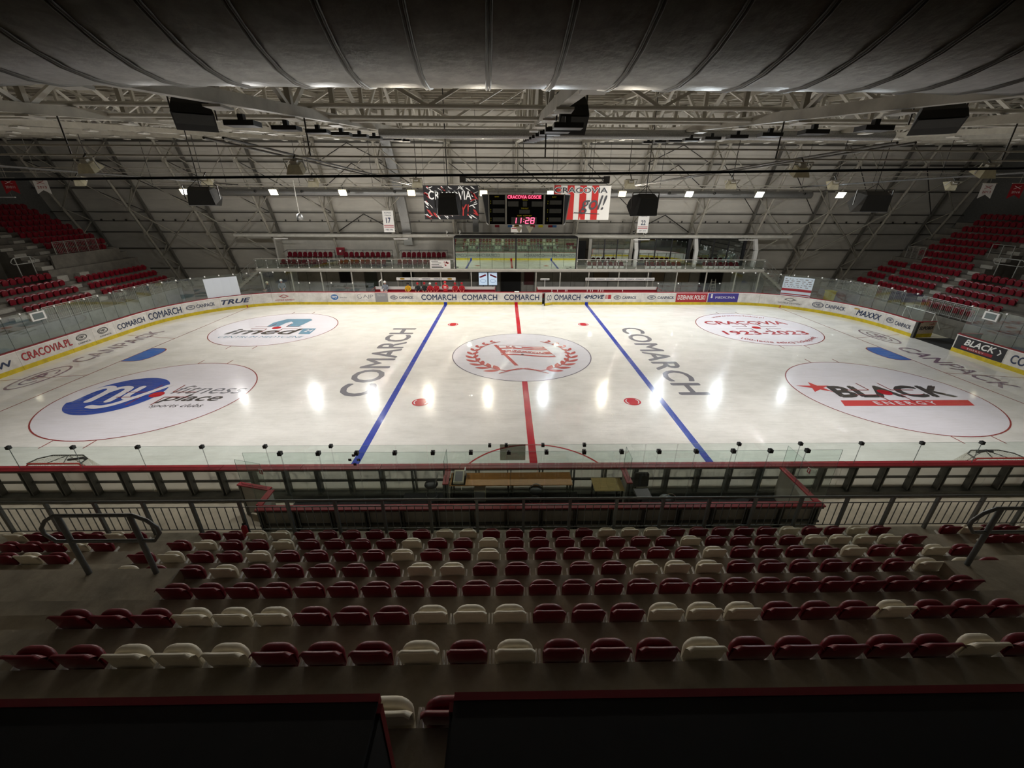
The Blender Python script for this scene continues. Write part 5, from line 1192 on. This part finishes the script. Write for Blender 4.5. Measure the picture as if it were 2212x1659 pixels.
for i, x in enumerate((-25.18, -22.24, -19.31, -16.3, -13.36, -10.4, -7.48, -4.44, 2.04, 4.46, 7.34, 10.37, 13.32, 16.22, 19.22, 22.19, 24.6)):
    tag(obj('balcony_post', cm, None, (x, 16.7, 0)), 'slim pale post under the balcony edge, %s from the left' % ORD[i + 1], 'post', 'posts under the balcony')
for i, (x0, x1, z0, z1, m) in enumerate(((-18.56, -17.45, 1.1, 2.3, M_hole), (-15.9, -14.7, 0, 2.3, mat('door_green', rgb(40, 50, 42), .3)), (-11.9, -10.8, 1.3, 2.5, M_hole), (-9.2, -5.0, 1.5, 2.5, mat('shutter_grey', rgb(116, 106, 100), .7)), (-1.5, .6, 0, 2.3, M_hole), (1.0, 2.0, .9, 2.4, mat('dark_red_panel', rgb(70, 26, 28), .7)), (8.4, 10, 1.4, 2.4, mat('brown_panel', rgb(110, 96, 76), .7)), (14.6, 16.0, 1.3, 2.4, mat('brown_panel', rgb(110, 96, 76))), (17.4, 18.7, 1.2, 2.4, mat('brown_panel', rgb(110, 96, 76))), (19.9, 22.3, 0, 2.4, M_hole))):
    d = struct('door_%d' % (i + 1), B(x0, x1, 19.44, 19.5, z0, z1), m); part('door_frame', MB().box(x0 - .06, x0, 19.42, 19.5, z0, z1 + .06).box(x1, x1 + .06, 19.42, 19.5, z0, z1 + .06).box(x0, x1, 19.42, 19.5, z1, z1 + .06), M_dsteel, d)
t = thing('step_ladder', 'pale step ladder standing in the dark doorway under the balcony', 'ladder', (21.0, 18.6, -.02))
for sx in (-1, 1): part('stile', MB().beam((sx * .28, -.35, 0), (sx * .2, 0, 1.7), .04, .04).beam((sx * .28, .35, 0), (sx * .2, 0, 1.7), .04, .04), M_steel, t)
for i in range(1, 6): part('rung', B(-.25, .25, -.35 + i * .055, -.29 + i * .055, i * .28, i * .28 + .03), M_steel, t)
# balcony glass railing
def balcony_rail(label, x0, x1):
    t = thing('balcony_railing', label, 'railing', (x0, 16.5, 2.96)); n = round(x1 - x0); d = (x1 - x0) / n
    part('top_rail', MB().tube([(0, 0, .93), (x1 - x0, 0, .93)], .03, 7), M_steelw, t)
    pm = MB().box(-.02, .02, -.02, .02, 0, .92).mesh('post', M_rl); km = MB().box(-.05, .05, -.03, .03, -.04, .04).mesh('clip', M_pwhite)
    for i in range(n + 1):
        part('post', pm, None, t, (i * d, 0, 0)); part('clip', km, None, t, (i * d, -.02, .78)); part('clip', km, None, t, (i * d, -.02, .12))
        if i < n: part('glass_pane', pane((i * d + .03, -.02), ((i + 1) * d - .03, -.02), .06, .86), (M_glass, M_edge), t)
balcony_rail('glass railing of the balcony left of the big window', -25.3, -6.05); balcony_rail('glass railing of the balcony right of the big window', 6.05, 24.7)
def stairs(label, x0, sg):
    t = thing('balcony_stairs', label, 'stairs', (x0, 17.2, 0)); b = MB(); n = 12
    for i in range(n): part('step', B(min(sg * i * .3, sg * (i * .3 + .32)), max(sg * i * .3, sg * (i * .3 + .32)), -.6, .6, 2.8 - i * .23, 2.85 - i * .23), M_steel, t)
    for y in (-.62, .62):
        part('stringer', MB().beam((0, y, 2.7), (sg * 3.6, y, 0.05), .05, .2), M_steel, t)
        part('hand_rail', MB().tube([(0, y, 3.9), (sg * 3.6, y, 1.2)], .025, 6).tube([(0, y, 3.4), (sg * 3.6, y, .7)], .015, 5), M_rl, t)
        for i in range(5): part('post', MB().tube([(sg * i * .88, y, 2.72 - i * .66), (sg * i * .88, y, 3.9 - i * .66)], .02, 6), M_rl, t)
stairs('steel stairs leading down at the left end of the balcony', -25.4, -1); stairs('steel stairs leading down at the right end of the balcony', 24.8, 1)
# the big coated window and the glazed rooms
w1 = struct('window_1', MB().box(-5.97, -5.87, 16.42, 16.55, 2.9, 5.92).box(5.87, 5.97, 16.42, 16.55, 2.9, 5.92).box(-5.97, 5.97, 16.42, 16.55, 5.84, 5.92).box(-5.97, 5.97, 16.42, 16.55, 2.84, 2.92).box(-.06, .06, 16.42, 16.55, 2.9, 5.9), M_blk)
for i in range(10):
    x0 = -5.87 + i * 1.181 if i < 5 else .06 + (i - 5) * 1.162; x1 = x0 + (1.165 if i < 5 else 1.15)
    part('window_pane', B(x0 + .008, x1 - .004, 16.47, 16.49, 2.92, 5.84), M_wmirror, w1)
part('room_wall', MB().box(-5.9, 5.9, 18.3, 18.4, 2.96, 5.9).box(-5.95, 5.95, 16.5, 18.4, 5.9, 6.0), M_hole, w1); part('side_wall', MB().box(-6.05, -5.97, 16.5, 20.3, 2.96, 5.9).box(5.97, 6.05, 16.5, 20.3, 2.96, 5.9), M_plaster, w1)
for n, (x0, x1) in enumerate(((7.9, 11.9), (12.9, 17.9), (19.1, 23.7))):
    w2 = struct('window_%d' % (n + 2), MB().box(x0 - .3, x0, 19.2, 19.4, 2.96, 5.75).box(x1, x1 + .3, 19.2, 19.4, 2.96, 5.75).box(x0, x1, 19.2, 19.35, 2.96, 3.2).box(x0, x1, 19.2, 19.35, 5.6, 5.75), M_blk if n else M_plaster)
    k = 3; d = (x1 - x0) / k
    for i in range(k):
        part('window_pane', B(x0 + i * d + .05, x0 + (i + 1) * d - .05, 19.27, 19.29, 3.2, 5.6), M_wdark, w2)
        if i: part('mullion', B(x0 + i * d - .05, x0 + i * d + .05, 19.22, 19.35, 3.2, 5.6), M_blk, w2)
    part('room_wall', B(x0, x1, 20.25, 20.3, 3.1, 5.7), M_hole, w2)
d = struct('door_11', B(6.4, 7.3, 19.25, 19.3, 2.98, 5.4), M_hole)
struct('trim_1', B(6.05, 24.8, 18.95, 20.45, 5.75, 5.85), M_plaster)
for k in (2, 3, 4):
    x = k * RS; t = thing('white_column', 'white boxed leaning column on the balcony, %s right of the big window' % WORD[k - 1], 'column', (x, 0, 2.96))
    part('casing', MB().beam((0, yi(5.9) - .1, 2.85), (0, 18.55, 1.6), .34, .3, (0, 1, 0)).beam((0, 18.55, 1.65), (0, 18.5, 0), .34, .3, (0, 1, 0)), M_pwhite, t)
# seats on the balcony
M_bal = mat('balcony_red', rgb(96, 12, 26), .75, spec=.15, nz=.15)
bs1 = MB(); P = rounded(.42, .46, .12, 4, .2); bs1.prism(P, lambda u, v, w_: (u, .2 - w_ + .08 * (v / .46), .40 + v), .05); BSB = bs1.mesh('backrest', M_bal)
BSS = MB().prism(rounded(.42, .42, .08, 3), lambda u, v, w_: (u, -.2 + v, .38 + w_), .06).mesh('seat_shell', M_bal); BSL = MB().beam((-.15, 0, 0), (-.15, 0, .38), .03, .03).beam((.15, 0, 0), (.15, 0, .38), .03, .03).mesh('leg', M_dsteel)
BSW = MB().box(-.2, .2, -.16, .16, .0, .36).mesh('white_base', M_pwhite)
def bseat(x, y, z, lab, grp, white=False):
    t = thing('shell_chair', lab, 'seat', (x, y, z), 0, grp); part('backrest', BSB, None, t); part('seat_shell', BSS, None, t); part('leg' if not white else 'white_base', BSW if white else BSL, None, t)
    return t
for n, (x0, x1) in enumerate(((-23.0, -18.9), (-17.3, -13.0), (-11.4, -7.35))):
    bank = ('left', 'middle', 'right')[n]
    for i in range(9):
        x = x0 + (x1 - x0) * i / 8
        bseat(x, 18.6, 3.45, 'dark red seat in the upper row of the %s balcony bank, %s from the left' % (bank, ORD[i + 1]), 'upper balcony seats')
        bseat(x - .25, 17.5, 2.96, 'dark red seat behind the balcony glass, %s bank, %s from the left' % (bank, ORD[i + 1]), 'lower balcony seats').scale = (1, 1, .88)
    t = thing('seat_platform', 'black tubular platform with rails carrying the %s bank of upper balcony seats' % bank, 'platform', ((x0 + x1) / 2, 18.6, 2.96)); hw = (x1 - x0) / 2 + .35
    part('deck', B(-hw, hw, -.4, .5, .44, .48), M_dsteel, t)
    part('top_rail', MB().tube([(-hw, .5, 1.5), (hw, .5, 1.5)], .022, 6).tube([(-hw, .5, 1.5), (-hw, -.4, 1.35)], .022, 6), M_blk, t); part('front_rail', MB().tube([(-hw, -.42, .62), (hw, -.42, .62)], .022, 6), M_blk, t)
    pm = MB().tube([(0, .5, 0), (0, .5, 1.5)], .02, 6).mesh('post', M_blk); p2 = MB().tube([(0, -.42, 0), (0, -.42, .62)], .02, 6).mesh('post', M_blk)
    for i in range(6): part('post', pm, None, t, (-hw + 2 * hw * i / 5, 0, 0)); part('post', p2, None, t, (-hw + 2 * hw * i / 5, 0, 0))
for n, x0 in enumerate((7.45, 13.3, 19.2)):
    for i in range(7): bseat(x0 + i * .54, 17.35, 2.96, 'red seat on white base right of the window, %s group, %s from the left' % (WORD[n + 1], ORD[i + 1]), 'red seats on white bases', True).scale = (1, 1, .70)
t = thing('hose_cabinet', 'red fire hose cabinet on the balcony between two seat banks', 'cabinet', (-18.1, 19.6, 3.9)); part('case', B(-.4, .4, -.12, .12, 0, .75), M_pred, t); part('door', B(-.36, .36, -.14, -.12, .04, .71), M_red, t); part('sign', B(-.1, .1, -.15, -.14, .3, .5), M_pwhite, t); part('stand', MB().beam((-.3, 0, -.94), (-.3, 0, 0), .04, .04).beam((.3, 0, -.94), (.3, 0, 0), .04, .04), M_dsteel, t)
t = thing('balcony_poster', 'white poster with dark lines and a red splash on the balcony glass', 'poster', (-7.42, 16.44, 3.0)); part('sheet', B(-1.0, 1.0, -.012, 0, 0, .82), M_pwhite, t)
for z, a, b in ((.66, -.85, -.2), (.52, -.8, .1), (.36, -.85, -.1), (.22, -.85, .15), (.1, -.85, .3)): part('print_line', B(a, b, -.016, -.012, z, z + .06), M_pgrey if z > .5 else M_blk, t)
sp_ = MB()
for i in range(9): disc2d(.6 + .2 * rn.uniform(-1, 1), .42 + .22 * rn.uniform(-1, 1), .05 + .05 * rn.random(), .06, lambda x, y: (x, -.016, y), 8, sp_)
part('print_splash', sp_, M_pred, t, kind='stuff')
for i, (x, s_) in enumerate(((-6.9, 'left of the two over the big window'), (-5.6, 'right of the two over the big window'), (12.9, 'beside the number 22 banner'))):
    t = thing('security_camera', 'white security camera, ' + s_, 'camera', (x, 18.45, 6.07)); part('body', MB().beam((0, .15, .32), (.1, -.35, .2), .14, .13), M_pwhite, t); part('bracket', MB().beam((0, .05, 0), (0, .05, .3), .06, .06), M_pwhite, t); part('dome', MB().lathe([(0, -.28), (.08, -.24), (.1, -.16), (0, -.16)], 10, (.1, -.2, .12)), M_pwhite, t)
for i, (x0, x1) in enumerate(((-23.6, -22.3), (-12.0, -10.6), (-.9, .8), (11.7, 13.3), (22.2, 23.8))):
    t = thing('strip_light', 'thin white strip light under the balcony beam, %s from the left' % WORD[i + 1], 'lamp', ((x0 + x1) / 2, 17.6, 5.62)); hw = (x1 - x0) / 2; part('batten', B(-hw, hw, -.05, .05, .04, .1), M_pwhite, t); part('tube', MB().tube([(-hw + .03, 0, .02), (hw - .03, 0, .02)], .025, 7), M_tube, t); part('arm', MB().beam((0, 0, .1), (0, .82, .22), .03, .03), M_steel, t)
for nm_, x, y in (('left', -31.0, 9.0), ('right', 33.6, 8.0)):
    t = thing('strip_light', 'white strip light hanging high over the %s stand' % nm_, 'lamp', (x * 1.24, y, 9.2)); part('batten', B(-.8, .8, -.06, .06, 0, .06), M_pwhite, t); part('hanger', MB().tube([(-.6, 0, .06), (-.6, 0, ztop(y) + .44 - 9.2)], .01, 4).tube([(.6, 0, .06), (.6, 0, ztop(y) + .44 - 9.2)], .01, 4), M_steel, t)

# ------------------------------------------------------------------ team benches
def team_bench(lab, x0, x1):
    t = thing('team_bench', lab, 'bench', ((x0 + x1) / 2, 15.7, 0)); hw = (x1 - x0) / 2
    part('floor_deck', B(-hw, hw, -1.3, .3, -.02, .34), M_rubber, t); part('seat', B(-hw, hw, -.35, .05, .68, .73), M_red, t); part('seat_front', B(-hw, hw, -.03, .0, .34, .68), M_cap, t)
    part('back_panel', B(-hw, hw, .30, .34, .28, 1.34), M_pwhite, t); part('red_band', B(-hw, hw, .27, .30, .80, 1.02), M_cap, t); part('red_line', B(-hw, hw, .26, .27, 1.0, 1.06), M_red, t)
    part('end_rail', MB().tube([(-hw, .2, .28), (-hw, .2, 1.3), (-hw, -1.0, 1.25)], .03, 6), M_pred, t); part('end_rail', MB().tube([(hw, .2, .28), (hw, .2, 1.3), (hw, -1.0, 1.25)], .03, 6), M_pred, t)
team_bench('white and red team bench left of the middle with players sitting', -13.9, -2.05); team_bench('empty white and red team bench right of the middle', 2.1, 14.1)
for n, (lab, x0, x1, w_) in enumerate((('white printed header strip over the left team bench', -11.78, -5.95, 5), ('white printed header strip over the right team bench', 6.93, 13.83, 7))):
    t = thing('bench_header', lab, 'sign', ((x0 + x1) / 2, 16.2, 1.92)); hw = (x1 - x0) / 2; part('board', B(-hw, hw, -.03, .03, 0, .27), M_pwhite, t)
    for i in range(w_):
        c = -hw + 2 * hw * (i + .5) / w_; 
        if n == 0 and i in (0, 4): part('logo', disc2d(c, .14, .24, .09, lambda x, y: (x, -.035, y), 20), M_gold, t)
        else: letters('COMARCH', flat(c - .4, c + .4, .07, .2, -.035), M_navy, t, .02)
    for x in (-hw + .1, hw - .1): part('post', B(x - .03, x + .03, .03, .09, -1.9, .3), M_steel, t)
tag(obj('small_sign', MB().box(-.45, .45, -.02, .02, 0, .17).box(-.03, .03, .02, .06, -1.97, .1).mesh('small_sign', M_pwhite), None, (2.9, 16.2, 1.95)), 'small white sign over the left end of the right bench', 'sign')
letters('COMARCH', flat(-.42, .42, .03, .14, -.024), M_navy, bpy.data.objects['small_sign'], .02)
for n, (x0, x1) in enumerate(((-3.72, -2.86), (-2.74, -1.88))):
    t = thing('light_box', 'glowing pale blue panel with a red drawn player under the balcony, %s one' % ('left', 'right')[n], 'screen', ((x0 + x1) / 2, 17.2, 1.28)); hw = (x1 - x0) / 2
    part('screen', B(-hw, hw, -.02, .02, 0, 1.22), mat('screen_blue', rgb(196, 218, 240), .4, emit=.55), t); part('case', MB().box(-hw - .03, hw + .03, .02, .1, -.03, 1.25).box(-.05, .05, .03, .09, -1.28, 0), M_blk, t)
    q = MB()
    for i in range(5): a = (-.28 + .12 * i) * (1 if n == 0 else -1); q.add([(a - .1, -.025, .75 + .05 * i), (a + .1, -.025, .72 + .04 * i), (a + .13, -.025, .84 + .05 * i), (a - .06, -.025, .88 + .05 * i)], [(0, 1, 2, 3)])
    part('print', q, M_pred, t, kind='stuff'); part('print', ring2d(0, .4, .3, .16, .03, lambda x, y: (x, -.025, y), 20), M_pgrey, t)
# water bottles along the empty bench
bm_ = MB().lathe([(0, 0), (.036, 0), (.036, .16), (.015, .2), (.015, .23), (0, .23)], 8).mesh('water_bottle', M_pwhite)
for i, x in enumerate((3.4, 3.95, 4.7, 4.85, 6.8, 7.1, 7.3, 7.85, 8.1, 8.3, 10.2)): tag(obj('water_bottle', bm_, None, (x, 14.2, ZB)), 'white drink bottle on the boards before the empty bench, %s from the left' % WORD[i + 1], 'bottle', 'drink bottles on the boards')
# people: one continuous skinned body each
def body(J, E, name):
    me = bpy.data.meshes.new(name); me.from_pydata([j[:3] for j in J], E, []); o = bpy.data.objects.new(name, me); COL.objects.link(o)
    m = o.modifiers.new('skin', 'SKIN'); s_ = o.modifiers.new('sub', 'SUBSURF'); s_.levels = 1; s_.render_levels = 1
    for v, j in zip(me.skin_vertices[0].data, J): v.radius = (j[3], j[3])
    me.skin_vertices[0].data[0].use_root = True
    return o
def joints(sit):
    J = [(0, 0, .52, .14), (0, 0, .75, .145), (0, -.03, 1.0, .15), (0, -.03, 1.17, .06), (0, -.045, 1.27, .085), (0, -.05, 1.36, .10), (0, -.04, 1.45, .075)]
    E = [(0, 1), (1, 2), (2, 3), (3, 4), (4, 5), (5, 6)]
    if not sit: J = [(x, y, z + .42, r) for x, y, z, r in J]
    up_ = 0 if sit else .42
    for s_ in (-1, 1):
        k = len(J); J += [(s_ * .2, -.01, 1.08 + up_, .075), (s_ * .27, -.1, .82 + up_, .055), (s_ * .17, -.33, .74 + up_, .04), (s_ * .14, -.41, .73 + up_, .036)]
        E += [(2, k), (k, k + 1), (k + 1, k + 2), (k + 2, k + 3)]
        for q in range(4):
            f_ = len(J); J += [(s_ * (.165 - .02 * q), -.46 - .006 * (q % 3), .715 + up_, .01), (s_ * (.155 - .02 * q), -.49 - .008 * (q % 3), .68 + up_, .009)]; E += [(k + 3, f_), (f_, f_ + 1)]
        f_ = len(J); J += [(s_ * .095, -.43, .75 + up_, .011), (s_ * .075, -.46, .74 + up_, .01)]; E += [(k + 3, f_), (f_, f_ + 1)]
        k = len(J)
        if sit: J += [(s_ * .1, -.06, .50, .105), (s_ * .13, -.46, .52, .08), (s_ * .13, -.42, .1, .055), (s_ * .13, -.58, .05, .05)]
        else: J += [(s_ * .1, 0, .86, .105), (s_ * .12, -.04, .5, .08), (s_ * .12, 0, .1, .055), (s_ * .12, -.16, .05, .05)]
        E += [(0, k), (k, k + 1), (k + 1, k + 2), (k + 2, k + 3)]
    return J, E
bo = [body(*joints(True), 'seated_body'), body(*joints(False), 'standing_body')]
dg = bpy.context.evaluated_depsgraph_get(); BODY = []
for o, sit in zip(bo, (True, False)):
    me = bpy.data.meshes.new_from_object(o.evaluated_get(dg)); me.materials.clear()
    for m in (M_red, M_blk, M_skin): me.materials.append(m)
    up_ = 0 if sit else .42
    for p in me.polygons:
        c = p.center; z = c.z - up_; p.use_smooth = True
        hand = abs(c.x) < .2 and c.y < -.37 and .64 < z < .8
        p.material_index = 2 if (z > 1.2 or hand) else 1 if z < (.6 if sit else .5) and not (abs(c.x) > .15 and z > .6) else 0
    BODY.append(me); bpy.data.objects.remove(o)
HEL = lambda m: MB().lathe([(.118, -.03), (.122, .03), (.11, .09), (.07, .135), (0, .15)], 14, (0, -.045, 1.36)).box(-.1, .1, -.175, -.15, 1.36, 1.385).mesh('helmet', m)
fm = MB()
for sx in (-1, 1): fm.add([(sx * .04 + .014 * cos(a), -.148, 1.375 + .009 * sin(a)) for a in [pi * i / 4 for i in range(8)]], [tuple(range(8))[::-1]])
fm.box(-.03, .03, -.147, -.142, 1.305, 1.312); FACE = fm.mesh('face_marks', M_blk); NOSE = MB().add([(-.013, -.14, 1.335), (.013, -.14, 1.335), (0, -.165, 1.335), (0, -.14, 1.375)], [(0, 2, 1), (0, 3, 2), (1, 2, 3), (0, 1, 3)]).mesh('nose', M_skin)
def person(label, x, y, z, rz, jersey, helmet, sit=True, grp=None, sc=1.0, pants=None, extra=None):
    t = thing('person', label, 'person', (x, y, z), rz, grp); t.scale = (sc, sc, sc)
    me = BODY[0 if sit else 1].copy(); me.materials[0] = jersey
    if pants: me.materials[1] = pants
    part('body', me, None, t); up_ = 0 if sit else .42
    part('helmet', HEL(helmet), None, t, (0, 0, up_)); part('face_marks', FACE, None, t, (0, 0, up_)); part('nose', NOSE, None, t, (0, 0, up_))
    if extra: extra(t)
M_grey = mat('jersey_grey', rgb(134, 140, 150), .7); M_jy = mat('jersey_yellow', rgb(226, 172, 24), .7); M_jk = mat('jersey_black', rgb(36, 38, 38), .7); M_jr = mat('jersey_red', rgb(186, 26, 40), .7)
def goalie(t):
    for sx in (-1, 1): part('leg_pad', MB().prism(rounded(.3, .62, .06), lambda u, v, w_: (sx * .16 + u, -.56 + w_ * -1, .02 + v), .13), M_pwhite, t)
    part('stick', MB().beam((-.3, -.45, .7), (-.38, -.42, 1.55), .03, .06).beam((-.38, -.42, 1.5), (-.1, -.44, 1.72), .03, .09), M_pwhite, t); part('blocker', B(-.32, -.1, -.5, -.42, .6, .85), M_pwhite, t)
person('seated goalkeeper in grey with white pads and raised stick at the bench end', -12.75, 15.45, .35, 0, M_grey, M_pwhite, True, None, 1.1, M_pwhite, goalie)
person('seated player in a yellow jersey on the team bench', -10.55, 15.45, .35, 0, M_jy, M_blk)
person('seated player in black left of another one in black', -9.6, 15.45, .35, 0, M_jk, M_jr)
person('seated player in black beside the first red player', -8.95, 15.5, .36, R(8), M_jk, M_jr)
person('seated player in a red jersey with a white helmet', -8.38, 15.42, .35, 0, M_jr, M_pwhite)
person('seated player in a red jersey just left of the one on the boards', -7.78, 15.45, .35, R(-6), M_jr, M_jr)
def back_print(t):
    for z in (.98, .86): part('back_lettering', B(-.13, .13, .14, .155, z, z + .05), M_pwhite, t)
person('player in red with white back lettering sitting on the far boards', -6.75, 14.2, .69, R(180), M_jr, M_jr, True, None, 1.0, M_jr, back_print)
person('seated player in red just right of the one on the boards', -5.95, 15.45, .35, 0, M_jr, M_jr)
person('seated player in red at the right end of the group', -5.3, 15.45, .36, R(5), M_jr, M_jr)
person('standing goalkeeper in grey with a white mask behind the glass', -22.7, 15.4, .0, R(20), M_grey, M_pwhite, False, None, 1.12, M_grey)
person('person in dark clothes with a pale cap standing behind the glass', -24.1, 15.5, .0, R(-30), M_jk, M_lhouse, False, None, 1.0, M_blk)
for o in list(KIDS): pass
